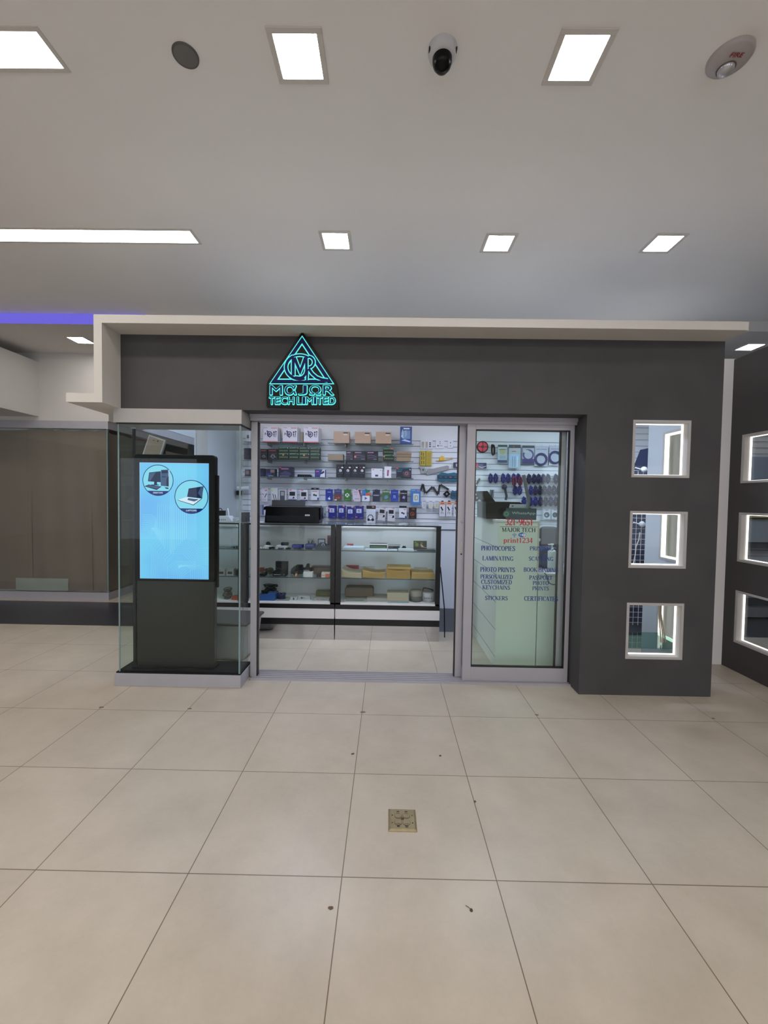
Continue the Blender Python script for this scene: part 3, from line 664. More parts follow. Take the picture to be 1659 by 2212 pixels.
# fire strobe
x, y = k2(1577, 122)
t = thing('fire_alarm_strobe', 'round white FIRE strobe fitting with clear lens on the ceiling', 'fire alarm', (x, y, ZC-.05))
M_FA = mat('alarm_plastic', (176, 168, 166), .45)
MB().lathe((x, y, ZC), [(.088, 0), (.088, -.012), (.080, -.022), (.03, -.028), (0, -.028)], M_FA, 40).build('housing', t)
m = MB(); m.lathe((x+.004, y+.026, ZC-.024), [(.034, 0), (.032, -.016), (.02, -.026), (0, -.028)], mat('clear_lens', (190, 188, 192), .08, metal=.4), 24); m.lathe((x+.004, y+.026, ZC-.024), [(.038, .0), (.038, -.006), (.034, -.008), (.034, 0)], mat('lens_ring', (100, 92, 92), .5), 24); m.build('lens', t)
TF = Matrix.Translation((x+.004, y-.034, ZC-.0292)) @ Matrix(((1, 0, 0, 0), (0, 0, -1, 0), (0, 1, 0, 0), (0, 0, 0, 1)))
m = MB(TF); m.text('FIRE', 0, 0, .02, 0, mat('alarm_red', (150, 40, 40), .5), w=.055, bold=.02); m.build('lettering', t)

# ------------------------------------------------------------------ papered shop at far left
m = MB(); m.box(-13, -4.65, 3.15, 4.10, 2.527, 3.27, M_WHITE); m.build('wall_beam_left', kind='structure')
m = MB(); m.box(-13, -3.69, 4.08, 4.2, 2.477, ZL, M_WHITE); m.box(-3.81, -3.69, 4.2, 6.9, 2.477, ZL, M_WHITE); m.build('wall_left_shop', kind='structure')
m = MB(); m.box(-4.5, -1.95, 6.9, 7.0, 0, ZL, M_WHITE); m.build('wall_passage_end', kind='structure')
t = thing('papered_shopfront', 'closed glass shopfront covered in brown paper behind a dark floor band', 'shopfront', (-6.4, 4.1, 0))
m = MB(); m.box(-9.5, -3.70, 4.08, 4.16, 2.372, 2.477, M_ALU2); m.box(-3.78, -3.70, 4.16, 6.9, 2.372, 2.477, M_ALU); m.build('head_frame', t)
m = MB(); m.box(-9.5, -3.705, 4.08, 4.16, 0, .106, M_ALU); m.box(-3.785, -3.705, 4.16, 6.9, 0, .106, M_ALU2); m.build('plinth', t)
px = [-9.5, -7.4, -6.1, -4.83, -3.712]
for i in range(4):
    MB().box(px[i]+.003, px[i+1]-.003, 4.085, 4.093, .106, 2.372, glass('front_glass', (246, 247, 245), gain=1.0)).build('pane', t)
m = MB(); m.box(-3.716, -3.708, 4.085, 5.5, .106, 2.372, MC['front_glass']); m.build('pane', t)
MB().box(-3.722, -3.710, 4.083, 4.095, .106, 2.372, M_EDGE).build('glass_edge', t)
# brown paper sheets: gently buckled
def sheet(x0, x1, z0, z1, yb, mm, nx=26, nz=10, amp=.006, wav=True, ax='x'):
    m = MB(); vs = []
    for j in range(nz+1):
        for i in range(nx+1):
            u = i/nx; v = j/nz
            z = z0+(z1-z0)*v
            if wav and j == nz: z -= .02*abs(math.sin(u*9+x0))*(1 if math.sin(u*5+x0*3) > 0 else .2)
            d = amp*(math.sin(u*17+v*2)+math.sin(u*7.3+v*5+1))
            vs.append((x0+(x1-x0)*u, yb+d, z) if ax == 'x' else (yb+d, x0+(x1-x0)*u, z))
    m.add(vs, [(j*(nx+1)+i, j*(nx+1)+i+1, (j+1)*(nx+1)+i+1, (j+1)*(nx+1)+i) for j in range(nz) for i in range(nx)], mm, True)
    return m
sheet(-9.5, -4.80, .12, 2.362, 4.125, M_KRAFT).build('brown_paper', t)
sheet(-4.84, -3.95, .12, 2.362, 4.118, M_KRAFT).build('brown_paper', t)
sheet(-3.99, -3.73, .12, 2.36, 4.12, M_KRAFT, 6).build('brown_paper', t)
sheet(4.12, 5.5, .12, 2.34, -3.735, M_KRAFT, 16, ax='y').build('brown_paper', t)
sheet(5.6, 6.9, .12, 2.25, -3.735, M_KRAFT, 16, ax='y').build('brown_paper', t)
m = sheet(-5.03, -4.29, .115, .29, 4.106, mat('pale_board', (168, 176, 172), .6), wav=False, amp=.002); m.build('pale_board', t)['label'] = 'pale green grey board at the foot of the brown paper'
MB().box(-9.5, -3.74, 4.15, 4.155, .106, 2.40, mat('pale_gap', (210, 220, 226), .6)).build('backing_sheet', t)

# ------------------------------------------------------------------ showcase counters inside the shop
CF, CB, CH = 2.66, 3.08, 1.200
Z1, Z2, Z0 = .929, .641, .388
def counter(x0, x1, label, lp, rp, seam):
    t = thing('showcase_counter', label, 'display counter', ((x0+x1)/2, (CF+CB)/2, 0), 'glass showcase counters')
    MB().box(x0+.002, x1-.002, CF+.004, CB, 0, .155, M_MIRROR).build('kick_mirror', t)
    MB().box(x0+.002, x1-.002, CF, CB, .155, .221, M_LAM).build('lower_rail', t)
    MB().box(x0+.002, x1-.002, CF-.001, CB, .222, .323, M_LAMW).build('front_band', t)
    MB().box(x0+.002, x1-.002, CF, CB, .324, .371, M_LAM).build('bottom_rail', t)
    MB().box(x0+.002, x1-.002, CF, CB, .371, Z0, M_LAMW).build('deck', t)
    MB().box(x0+.002, x0+lp, CF, CF+.03, .371, 1.186, M_LAM).build('post', t)
    MB().box(x1-rp, x1-.002, CF, CF+.03, .371, 1.186, M_LAM).build('post', t)
    MB().box(x0+.002, x0+.014, CF+.03, CB, Z0, 1.186, M_LAMW).build('side_panel', t)
    MB().box(x1-.014, x1-.002, CF+.03, CB, Z0, 1.186, M_LAMW).build('side_panel', t)
    MB().box(x0+.014, seam-.001, CB-.012, CB, Z0, 1.13, M_LAMW).build('sliding_door', t)
    MB().box(seam+.002, x1-.014, CB-.018, CB-.006, Z0, 1.13, M_LAMW).build('sliding_door', t)
    MB().box(x0+.014, x1-.014, CB-.03, CB, 1.135, 1.186, M_LAMW).build('rear_rail', t)
    MB().box(x0+.001, x1-.001, CF-.004, CB+.01, 1.190, CH, M_SHELFG).build('top_glass', t)
    m = MB(); m.box(x0+.001, x1-.001, CF-.006, CF-.004, 1.186, CH, M_BLK); m.build('top_edge', t)
    MB().box(x0+lp, x1-rp, CF+.012, CF+.016, .371, 1.186, M_GLASS).build('front_pane', t)
    for z in (Z1, Z2):
        p = MB().box(x0+.016, x1-.016, CF+.03, CB-.03, z-.006, z, M_SHELFG).build('shelf', t)
        MB().box(x0+.016, x1-.016, CF+.028, CF+.03, z-.0065, z, M_EDGED).build('shelf_edge', p)
    return t
counter(-1.885, -1.332, 'short glass showcase counter behind the totem, at the left end of the row', .03, .05, -1.60)
counter(-1.328, -.380, 'glass showcase counter under the black printer, electronics and cables on its shelves', .05, .046, -.98)
counter(-.374, .710, 'glass showcase counter with tan envelopes on its middle shelf, right end of the row', .056, .05, .085)
q = [o for o in COL.objects if o.name == 'showcase_counter.002'][0]
MB().box(-.30, .64, CF+.03, CF+.045, 1.176, 1.185, emis('counter_fill_glow', (236, 240, 255), 1.0)).build('led_strip', q)  # added glowing strip that brightens the shelves, no real lamp there

def decals(m, ds, fx, fz, Y, sx, sz):
    k = 0
    for d in ds:
        k += 1; y = Y-.0005*(1+.25*k)
        if d[0] == 't':
            _, tx, u, v, h, c = d[:6]; w_ = d[6]*sx if len(d) > 6 else None
            m.text(tx, fx(u), fz(v), h*sz, y, C(*c), w=w_, bold=.02)
        elif d[0] == 'd': m.disc(fx(d[1]), fz(d[2]), d[3]*sx, y, C(*d[4]), 16)
        elif d[0] == 'p': m.face(CCW([(fx(u), fz(v)) for u, v in d[1]]), y, C(*d[2]))
        elif d[0] == 'r': m.ring(fx(d[1]), fz(d[2]), d[3]*sx, d[4]*sx, y, C(*d[5]), 24)
        elif d[0] == 's': m.stroke([(fx(u), fz(v)) for u, v in d[1]], d[2]*sx, y, C(*d[3]))
        else: m.face([(fx(d[0]), fz(d[1])), (fx(d[2]), fz(d[1])), (fx(d[2]), fz(d[3])), (fx(d[0]), fz(d[3]))], y, C(*d[4]))
HOOKS = []
def pack(name, label, cat, group, b_, Y, dep, col, ds=(), zb=None, hook=False, rot=0, bevel=0, zt=None):
    """carton or card: b_ = x0, y0, x1, y1 of its face in the photo, which stands on plane Y"""
    a = at(b_[0], b_[3], Y); c = at(b_[2], b_[1], Y); z0 = a.z if zb is None else zb; z1 = c.z if zt is None else zt
    T = None
    cx, cz = (a.x+c.x)/2, (z0+z1)/2
    if rot: T = Matrix.Translation((cx, 0, cz)) @ Matrix.Rotation(math.radians(rot), 4, 'Y') @ Matrix.Translation((-cx, 0, -cz))
    m = MB(T); m.box(a.x, c.x, Y, Y+dep, z0, z1, col if not isinstance(col, tuple) else C(*col))
    decals(m, ds, lambda u: a.x+(c.x-a.x)*u, lambda v: z0+(z1-z0)*v, Y, c.x-a.x, z1-z0)
    o = m.build(name); tag(o, label, cat, group)
    if hook: HOOKS.append((cx, Y+dep/2, z1))
    return o

# wall shelves
SHY = 3.70
for row, (pl, pr, py) in enumerate(((527, 697, 956), (708, 893, 957), (527, 697, 992.5), (708, 893, 995), (527, 697, 1029.5), (708, 893, 1032))):
    a = at(pl, py, SHY); c = at(pr, py, SHY); z = at(700, (956.4, 993.8, 1030.6)[row//2], SHY).z
    t = thing('glass_wall_shelf', '%s glass wall shelf, %s half of the slat wall' % (('top', 'middle', 'lowest')[row//2], ('left', 'right')[row % 2]), 'shelf', ((a.x+c.x)/2, 3.83, z), 'glass shelves on the slat wall')
    MB().box(a.x, c.x, SHY, BW-.002, z-.006, z, M_SHELFG).build('shelf_glass', t)
    MB().box(a.x, c.x, SHY-.0015, SHY, z-.006, z, M_EDGED).build('front_edge', t)
    for q in ((.28, .75) if row % 2 == 0 else (.2, .7)):
        x = a.x+(c.x-a.x)*q
        m = MB(); m.prism([(x-.004, z-.035), (x+.004, z-.035), (x+.004, z-.007), (x-.004, z-.007)], 3.75, BW, M_CAP); m.build('bracket', t)
SZ = [at(700, y, SHY).z for y in (956.4, 993.8, 1030.6)]
IY = 3.715

# row 1
wb = [(.0, 0, 1, .07, (214, 110, 112)), (.05, .9, .3, .95, (190, 170, 200)), (.55, .88, .95, .95, (214, 150, 160)), ('r', .45, .52, .13, .19, (52, 54, 90)), ('d', .45, .52, .09, (90, 96, 160)), ('p', [(.12,.45),(.2,.5),(.2,.6),(.13,.62)], (96, 120, 88)), ('d', .3, .7, .06, (120, 90, 170)), ('s', [(.3,.72),(.4,.35),(.5,.3)], .04, (44, 50, 90)), ('d', .75, .65, .055, (36, 38, 60)), ('d', .88, .68, .05, (36, 38, 60)), (.72, .42, .78, .58, (36, 38, 60)), (.86, .42, .9, .62, (36, 38, 60)), ('s', [(.7,.38),(.9,.36)], .03, (60, 62, 90))]
for i, (x0, x1) in enumerate(((568, 600), (610.5, 642.5), (656, 688))):
    pack('camera_kit_box', 'white carton with red foot stripe and camera pictures, %s on the top shelf' % ('leftmost of three', 'middle of three', 'rightmost of three')[i], 'box', 'white camera cartons on the top shelf', (x0, 922, x1, 954), IY, .06, (222, 220, 236), wb, SZ[0])
    pack('plain_carton', 'plain white carton standing behind the %s camera carton' % ('left', 'middle', 'right')[i], 'box', 'cartons behind the camera cartons', (x0+4, 925, x1+4.5, 954), IY+.07, .06, (200, 200, 208), (), SZ[0])
pack('plain_carton', 'small white carton at the left end of the top shelf', 'box', None, (531, 930, 541, 953), IY, .08, (214, 216, 226), [(.2, .3, .7, .6, (96, 98, 120))], SZ[0])
pack('small_carton', 'small kraft carton between the middle and right camera cartons', 'box', None, (648, 934, 654.5, 954), IY+.10, .05, (176, 166, 150), (), SZ[0])
kb = [(.62, .83, .93, .92, (52, 44, 40)), (.62, .68, .88, .79, (214, 210, 208))]
for i, (x0, x1, y0) in enumerate(((720.5, 754.5, 932), (766.5, 801, 933), (811.6, 845.8, 933))):
    pack('kraft_carton', 'plain kraft carton with small white label, %s of three on the top shelf' % ('left', 'middle', 'right')[i], 'box', 'kraft cartons on the top shelf', (x0, y0, x1, 956), IY, .13, (186, 158, 136), kb, SZ[0])
pack('blue_pouch', 'blue and silver printed pouch at the right end of the top shelf', 'pouch', None, (864, 921.5, 890, 956.5), IY, .04, (58, 82, 150), [(.28, .84, .8, .92, (214, 226, 240)), ('p', [(.1,.6),(.2,.85),(.35,.6),(.3,.3),(.15,.35)], (170, 196, 226)), (.3, .3, .85, .78, (120, 150, 196)), ('p', [(.35,.75),(.55,.8),(.6,.5),(.4,.35)], (150, 176, 214)), ('p', [(.12,.2),(.4,.28),(.9,.16),(.85,.1),(.4,.16)], (190, 210, 236)), (.1, .4, .2, .5, (226, 236, 246))], SZ[0])
# row 2
drk = [(.1, .80, .8, .88, (150, 60, 72)), ('r', .5, .3, .14, .2, (120, 124, 134)), (.1, .55, .9, .6, (60, 58, 64)), ('s', [(.2,.25),(.5,.35),(.85,.2)], .03, (140, 140, 146))]
pack('black_carton', 'black printed carton, leftmost on the middle shelf, half behind the door post', 'box', None, (562, 970, 577.5, 991), IY, .12, (26, 22, 28), drk, SZ[1])
pack('black_carton', 'black carton with grey drawing, next to the green cartons on the middle shelf', 'box', None, (578.5, 970, 600.5, 991), IY, .12, (24, 22, 26), drk, SZ[1])
pack('black_carton', 'dark carton on the middle shelf seen through the corner of the glass showcase', 'box', None, (527, 968, 540, 991), IY, .12, (34, 34, 44), (), SZ[1])
gb = [(0, .78, 1, 1, (34, 66, 46)), ('p', [(.05,.8),(.6,.84),(.9,.98),(.1,.96)], (86, 140, 112)), ('d', .92, .86, .04, (196, 214, 206)), (.05, .3, .95, .5, (34, 52, 34))]+[(.12+.14*i, .3, .2+.14*i, .45, (126, 140, 96)) for i in range(6)]+[(0, 0, 1, .12, (16, 26, 20))]
gx = ((601.2, 623.3), (623.8, 645.4), (645.9, 668.7), (669.4, 690.8))
zmid = at(646, 979, IY).z
for i, (x0, x1) in enumerate(gx):
    nm = ('leftmost', 'second from left', 'third from left', 'rightmost')[i]
    pack('green_carton', 'dark green carton in the lower layer of eight, %s' % nm, 'box', 'dark green cartons on the middle shelf', (x0, 979, x1, 991), IY, .10, (20, 40, 28), gb+([(.4, .6, .55, .8, (226, 130, 90))] if i in (0, 2) else []), SZ[1], zt=zmid)
    pack('green_carton', 'dark green carton in the upper layer of eight, %s' % nm, 'box', 'dark green cartons on the middle shelf', (x0, 966+i*.3, x1, 979), IY, .10, (20, 38, 28), gb, zmid+.0005)
pack('kraft_carton', 'low long kraft carton on the middle shelf right of the green cartons', 'box', None, (708.5, 981, 741, 994), IY, .14, (146, 128, 106), (), SZ[1])
lp = [(.1, .78, .62, .9, (150, 110, 150)), (.06, .1, .94, .66, (44, 40, 56)), ('s', [(.1,.5),(.4,.6),(.9,.4)], .03, (110, 104, 130)), ('s', [(.1,.3),(.6,.35),(.9,.2)], .03, (96, 80, 110)), (.6, .12, .9, .18, (120, 118, 130))]
for i, (x0, x1, y) in enumerate(((747.5, 763.5, .06), (764, 790.5, 0), (791.5, 816.5, 0))):
    pack('black_carton', 'black carton with purple print, %s of three on the right middle shelf' % ('left', 'middle', 'right')[i], 'box', 'black and purple cartons on the middle shelf', (x0, 974.5, x1, 993.5), IY+y*.2, .12, (22, 20, 28), lp+([(.05, .3, .2, .5, (220, 120, 110))] if i == 1 else []), SZ[1])
zq = at(839, 982, IY).z
pack('green_carton', 'lower of two stacked green cartons beside the cardboard stack', 'box', 'pair of stacked green cartons', (827.5, 982, 851.5, 994), IY, .10, (20, 42, 30), gb+[(.04, .6, .16, .8, (226, 120, 70))], SZ[1], zt=zq)
pack('green_carton', 'upper of two stacked green cartons beside the cardboard stack', 'box', 'pair of stacked green cartons', (827, 968, 850.5, 982), IY, .10, (20, 42, 30), gb+[(.7, .82, .92, .96, (226, 110, 70))], zq+.0005)
zc = [SZ[1], at(872, 987.5, IY).z, at(872, 981, IY).z, at(872, 974.5, IY).z]
for i, (lb, x0, x1) in enumerate((('bottom', 856.5, 887.5), ('middle', 856, 888.5), ('top', 856.8, 889))):
    pack('flat_kraft_box', '%s flat kraft box of the stack of three on the middle shelf' % lb, 'box', 'stack of flat kraft boxes', (x0, 980, x1, 990), IY, .13, ((150, 130, 106), (136, 116, 92), (144, 126, 106))[i], (), zc[i]+.0006, zt=zc[i+1]-.002)
# row 3
pack('dark_pouch', 'dark printed pack at the left end of the lowest shelf, cut by the door post', 'pouch', None, (561, 1012, 571.5, 1028), IY, .08, (40, 38, 52), [(.1, .1, .6, .5, (44, 54, 110))], SZ[2])
pack('dark_pouch', 'dark blue pack with brown picture on the lowest shelf', 'pouch', None, (573, 1013, 595, 1028), IY, .08, (36, 40, 62), [(.5, .5, .9, .9, (130, 104, 96)), (.1, .1, .6, .4, (46, 64, 130)), (.3, .04, .8, .1, (170, 174, 190))], SZ[2])
pack('dark_pouch', 'dark pack on the lowest shelf seen through the corner of the glass showcase', 'pouch', None, (529, 1014, 540, 1028), IY, .08, (70, 66, 78), [(.2, .3, .8, .8, (150, 120, 120))], SZ[2])
pack('graphics_card_box', 'black and blue printed carton standing on the left of the lowest shelf', 'box', None, (601.5, 1009, 631, 1029), IY, .14, (30, 32, 58), [(.2, .74, .75, .88, (150, 100, 136)), (.04, .88, .2, .98, (196, 60, 70)), ('p', [(.1,.3),(.5,.6),(.95,.35),(.9,.15),(.3,.12)], (64, 62, 92)), (.1, .03, .8, .08, (140, 144, 170))], SZ[2])
o = MB(); a = at(642, 1029, IY); c = at(673, 1025.5, IY); o.prism([(a.x, SZ[2]+.0005), (c.x, SZ[2]+.0005), (c.x-.015, c.z+.002), (a.x+.004, c.z+.002)], IY, IY+.1, M_BLKM)
for i in range(5): o.box(a.x+.03+i*.03, a.x+.04+i*.03, IY-.001, IY, SZ[2]+.006, SZ[2]+.012, C(80, 96, 110))
tag(o.build('network_switch'), 'low flat black box with a row of ports on the lowest shelf', 'network switch')
pack('blue_white_box', 'blue and white carton with a black headset picture on the lowest shelf', 'box', None, (680, 1014.5, 702, 1031), IY, .09, (52, 58, 132), [('p', [(.5,0),(1,0),(1,1),(.75,1)], (210, 214, 232)), ('p', [(.5,.4),(.75,.75),(.9,.85),(.95,.6),(.7,.4)], (40, 40, 48)), (.1, .7, .4, .82, (220, 96, 120)), (.1, .1, .5, .2, (30, 34, 70))], SZ[2])
pk = [(.7, .72, .98, .8, (226, 226, 232)), ('d', .58, .52, .19, (232, 236, 244)), ('p', [(.45,.5),(.62,.42),(.6,.58)], (24, 24, 32)), (.2, .3, .9, .34, (60, 74, 120)), ('r', .5, .12, .1, .13, (70, 72, 80)), (.25, .74, .4, .78, (200, 60, 60))]
for i, (x0, x1) in enumerate(((726, 742), (742.6, 758), (758.6, 773), (773.6, 788.5))):
    pack('black_blister_pack', 'black pack with round white picture, %s of four on the lowest shelf' % ('leftmost', 'second from left', 'third from left', 'rightmost')[i], 'package', 'four black packs on the lowest shelf', (x0, 1003, x1, 1030.5), IY, .05, (18, 20, 30), pk, SZ[2])
pack('white_carton', 'white carton with a small dark picture on the right lowest shelf', 'box', None, (802, 1012, 826, 1031.5), IY, .08, (214, 216, 228), [(.1, .82, .25, .9, (220, 120, 120)), (.35, .15, .62, .34, (52, 58, 84)), ('d', .85, .8, .04, (70, 76, 96)), (.75, .14, .92, .18, (150, 154, 170))], SZ[2])
pack('phone_box', 'tall white phone box with a red and purple handset picture', 'box', None, (830, 1008, 845.5, 1032), IY, .04, (222, 220, 232), [('s', [(.5,.25),(.55,.7)], .24, (130, 60, 120)), ('s', [(.55,.3),(.57,.6)], .1, (196, 90, 100)), ('d', .5, .24, .1, (60, 50, 90))], SZ[2])
pack('graphics_card_box', 'dark teal carton with a fan picture at the right end of the lowest shelf', 'box', None, (856, 1010, 889, 1032.5), IY, .08, (30, 42, 56), [(0, .9, 1, 1, (34, 92, 120)), (.05, .6, .35, .66, (70, 130, 150)), (.05, .74, .4, .8, (60, 120, 140)), (0, .86, .14, .98, (210, 70, 60)), ('p', [(.4,.55),(.75,.75),(.95,.5),(.85,.1),(.5,.2)], (88, 64, 74)), ('r', .68, .45, .07, .11, (150, 130, 140)), ('d', .9, .8, .04, (200, 204, 214)), (.03, .05, .3, .1, (120, 124, 136))], SZ[2])

# hanging cards, upper row
HY = 3.88
def hang(name, label, cat, group, b_, col, ds=(), dep=.012, rot=0, Y=HY): return pack(name, label, cat, group, b_, Y, dep, col, ds, hook=True, rot=rot)
hang('cable_pack', 'white card with a black plug cable, far left of the upper hanging row', 'package', None, (564.5, 1055, 578, 1083), (212, 208, 220), [('s', [(.1,.6),(.4,.5)], .08, (40, 40, 50)), ('s', [(.85,.62),(.55,.3)], .12, (36, 38, 48)), (.55, .78, .9, .88, (220, 130, 140)), ('s', [(.15,.12),(.85,.12)], .05, (120, 120, 130))])
hang('cable_pack', 'white card with two black jack plugs behind the printer tray', 'package', None, (585, 1055, 600, 1084), (210, 214, 218), [('s', [(.3,.6),(.55,.05)], .1, (30, 32, 40)), ('s', [(.6,.55),(.85,.05)], .1, (30, 32, 40)), ('d', .15, .85, .2, (196, 208, 120))])
hang('phone_case_pack', 'grey media player shown on a white hanging pack above the printer', 'package', None, (601.5, 1057, 619, 1084), (196, 194, 200), [(.18, 0, .78, .88, (78, 82, 98)), (.3, .5, .68, .8, (168, 174, 170)), (.5, .88, .65, .98, (230, 180, 190))])
dp = [(.12, .42, .8, .78, (28, 32, 42)), ('p', [(.45,.18),(.6,.35),(.75,.3),(.7,.2)], (40, 42, 52)), (0, 0, 1, .1, (40, 50, 120)), (.1, .86, .4, .98, (222, 140, 150))]+[(.2+.18*i, .14, .27+.18*i, .19, (60, 66, 110)) for i in range(4)]
hang('dash_camera_pack', 'white box with a small dark screen picture, left of the pair above the printer', 'package', 'white dash camera boxes above the printer', (623, 1057, 641, 1081), (222, 222, 230), dp, dep=.035)
hang('dash_camera_pack', 'white box with a small dark screen picture, right of the pair above the printer', 'package', 'white dash camera boxes above the printer', (648.5, 1058, 665, 1082), (222, 222, 230), dp, dep=.035)
hang('earbud_pack', 'white and blue box with black header and two black ear buds, upper hanging row', 'package', None, (672, 1054, 689, 1080), (216, 220, 230), [(0, .84, 1, 1, (22, 24, 32)), ('d', .38, .42, .13, (36, 34, 44)), ('d', .62, .38, .12, (36, 34, 44)), (.8, 0, 1, .2, (46, 84, 150)), (.1, .68, .8, .76, (210, 140, 140)), (.36, .9, .64, .94, (190, 194, 204))], dep=.04)
GCg = 'gift cards in the upper hanging row'
def gc(label, b_, col, ds): hang('gift_card', label, 'gift card', GCg, b_, col, [(.38, 1.0, .62, 1.05, (60, 64, 84))]+ds, dep=.003)
gc('deep blue gift card with a white fruit emblem', (703, 1057, 718.8, 1081.3), (26, 52, 146), [('d', .55, .17, .15, (226, 232, 246)), ('d', .48, .2, .12, (226, 232, 246)), ('d', .73, .2, .07, (26, 52, 146)), ('s', [(.55,.3),(.6,.37)], .06, (226, 232, 246)), (.26, .73, .74, .78, (180, 192, 232)), ('p', [(0,0),(.5,0),(0,.5)], (34, 80, 172))])
gc('purple brown gift card with a plain warm patterned picture', (722, 1057, 738.2, 1081.5), (62, 66, 116), [(0, 0, 1, .55, (104, 62, 66)), ('d', .5, .32, .24, (134, 56, 52)), ('d', .3, .22, .12, (150, 108, 76)), ('d', .62, .26, .1, (190, 130, 80)), (.05, .02, .35, .12, (222, 222, 226)), (.4, 0, 1, .12, (70, 98, 66)), (.15, .8, .85, .88, (110, 112, 150))])
gc('green gift card with a white sphere crossed by a green X', (742.7, 1057.5, 758.5, 1082), (48, 112, 44), [('d', .47, .5, .3, (226, 234, 228)), ('s', [(.25,.34),(.47,.56),(.69,.34)], .09, (48, 112, 44)), ('s', [(.3,.66),(.47,.52),(.64,.66)], .08, (48, 112, 44)), (.15, .1, .85, .14, (110, 160, 84))])
gc('pale pink gift card with dark red corner wedge', (762, 1058, 779, 1083), (210, 200, 216), [('p', [(.7,1),(1,1),(1,.35)], (130, 26, 60)), ('t', 'NETFLIX', .4, .8, .07, (130, 40, 60), .5), ('t', 'NETFLIX', .55, .22, .07, (80, 50, 70), .6), (.15, .64, .6, .66, (150, 130, 150)), (.15, .55, .6, .57, (150, 130, 150)), ('p', [(.05,.02),(.15,.02),(.05,.2)], (90, 24, 50))])
gc('gift card with many-coloured top over a white half with a blue play triangle', (782, 1058, 798.8, 1082.8), (222, 224, 234), [(0, .48, 1, 1, (60, 120, 190)), ('p', [(.3,1),(1,1),(1,.72),(.55,.72)], (30, 122, 100)), ('p', [(1,.74),(1,.48),(.35,.48),(.6,.7)], (214, 90, 56)), ('p', [(.7,.75),(1,.78),(1,.7)], (226, 180, 70)), ('p', [(0,.48),(.5,.48),(.3,.7)], (70, 84, 160)), ('p', [(.35,.12),(.35,.4),(.72,.26)], (64, 110, 176))])
gc('dark navy gift card with one pale line of lettering', (805, 1058, 820.8, 1083), (34, 42, 66), [('t', 'amazon', .5, .52, .09, (196, 200, 214), .8), (.08, .86, .25, .92, (150, 156, 176))])
gc('olive green gift card with white headline and pale blue picture', (825.5, 1058.5, 841.6, 1082.5), (72, 108, 66), [('t', 'FORTNITE', .5, .85, .12, (226, 232, 222), .84), ('p', [(.25,.3),(.4,.5),(.75,.5),(.85,.35),(.6,.22),(.35,.22)], (110, 156, 190)), ('s', [(.3,.35),(.8,.42)], .06, (60, 100, 140)), (.2, .06, .8, .1, (130, 150, 110))])
gc('bright blue gift card with a small pale emblem', (844, 1058.5, 860.3, 1083), (34, 62, 156), [('t', 'PS', .5, .45, .14, (200, 212, 240), .3), (.2, .76, .8, .8, (130, 150, 216)), (.1, .1, .9, .13, (90, 110, 196)), ('p', [(.2,.28),(.8,.28),(.6,.36),(.4,.36)], (120, 146, 220))])
gc('black gift card with a tilted pale purple square', (864, 1059.5, 880, 1084), (26, 24, 40), [('t', 'ROBLOX', .5, .74, .09, (226, 226, 234), .84), ('p', [(.28,.3),(.42,.56),(.76,.48),(.66,.22)], (120, 122, 190)), ('p', [(.44,.36),(.49,.44),(.6,.42),(.57,.34)], (210, 212, 236)), (.2, .06, .8, .1, (90, 84, 120))])
hang('switch_pack', 'blue blister pack with a white switch plate, right of the gift cards', 'package', None, (887, 1057, 909, 1091), (64, 120, 182), [(.25, .2, .82, .72, (204, 212, 214)), (.38, .3, .7, .62, (150, 158, 140)), (.5, .36, .6, .56, (226, 230, 226)), (.62, .86, .9, .95, (190, 120, 160)), (.05, .9, .45, .95, (120, 170, 214))], dep=.03)
# lower row
hang('cable_pack', 'white and blue card left of the printer, half behind the door post', 'package', None, (561.5, 1092, 566, 1112), (150, 160, 186))
hang('earbud_pack', 'white and navy card tucked behind the left end of the printer', 'package', None, (567, 1091, 580, 1112), (206, 210, 224), [(0, 0, .2, 1, (50, 70, 130)), ('r', .6, .5, .14, .2, (60, 62, 76))])
hang('adapter_pack', 'small grey green pack with white centre beside the printer', 'package', None, (690.5, 1094, 703, 1114.5), (146, 160, 160), [('d', .35, .4, .28, (222, 222, 224)), (.15, .32, .38, .5, (48, 44, 50)), (.8, .05, 1, .3, (44, 92, 150))], dep=.02)
bb_ = [(.15, .46, .75, .78, (196, 204, 228)), (.32, .62, .55, .68, (70, 80, 110)), (.3, .52, .6, .57, (110, 96, 150)), (0, .84, 1, .86, (52, 60, 150)), (.55, .08, .9, .14, (110, 96, 110))]
for i, (b4, ex) in enumerate((((709, 1092, 726.5, 1119.5), [(-.02, .72, .2, .84, (222, 120, 150))]), ((730, 1092, 746, 1120), [(.65, .9, .92, 1.0, (222, 130, 150))]), ((749, 1094.5, 765.5, 1121.5), [(.6, .92, .9, 1.0, (226, 170, 150))]), ((767, 1093, 785.5, 1121), [(.05, .1, .25, .2, (222, 120, 150)), (.5, .95, .8, 1.0, (222, 110, 130))]))):
    hang('power_bank_box', 'deep blue box with square pale label, %s of four hanging low' % ('leftmost', 'second from left', 'third from left', 'rightmost')[i], 'package', 'four deep blue boxes in the lower row', b4, (30, 38, 128), bb_+ex, dep=.045)
hang('headphone_bag', 'clear white bag with black header holding black looped headphones', 'package', None, (791, 1092.5, 811.6, 1132), (206, 212, 228), [(0, .82, 1, 1, (26, 26, 34)), (.6, .9, .85, .96, (220, 120, 90)), ('r', .45, .36, .24, .31, (34, 36, 46)), ('d', .25, .24, .14, (30, 32, 40)), ('d', .7, .24, .15, (30, 32, 40)), ('d', .45, .3, .1, (230, 234, 244)), ('p', [(.3,.02),(.5,.12),(.7,.03)], (226, 232, 246))], dep=.01)
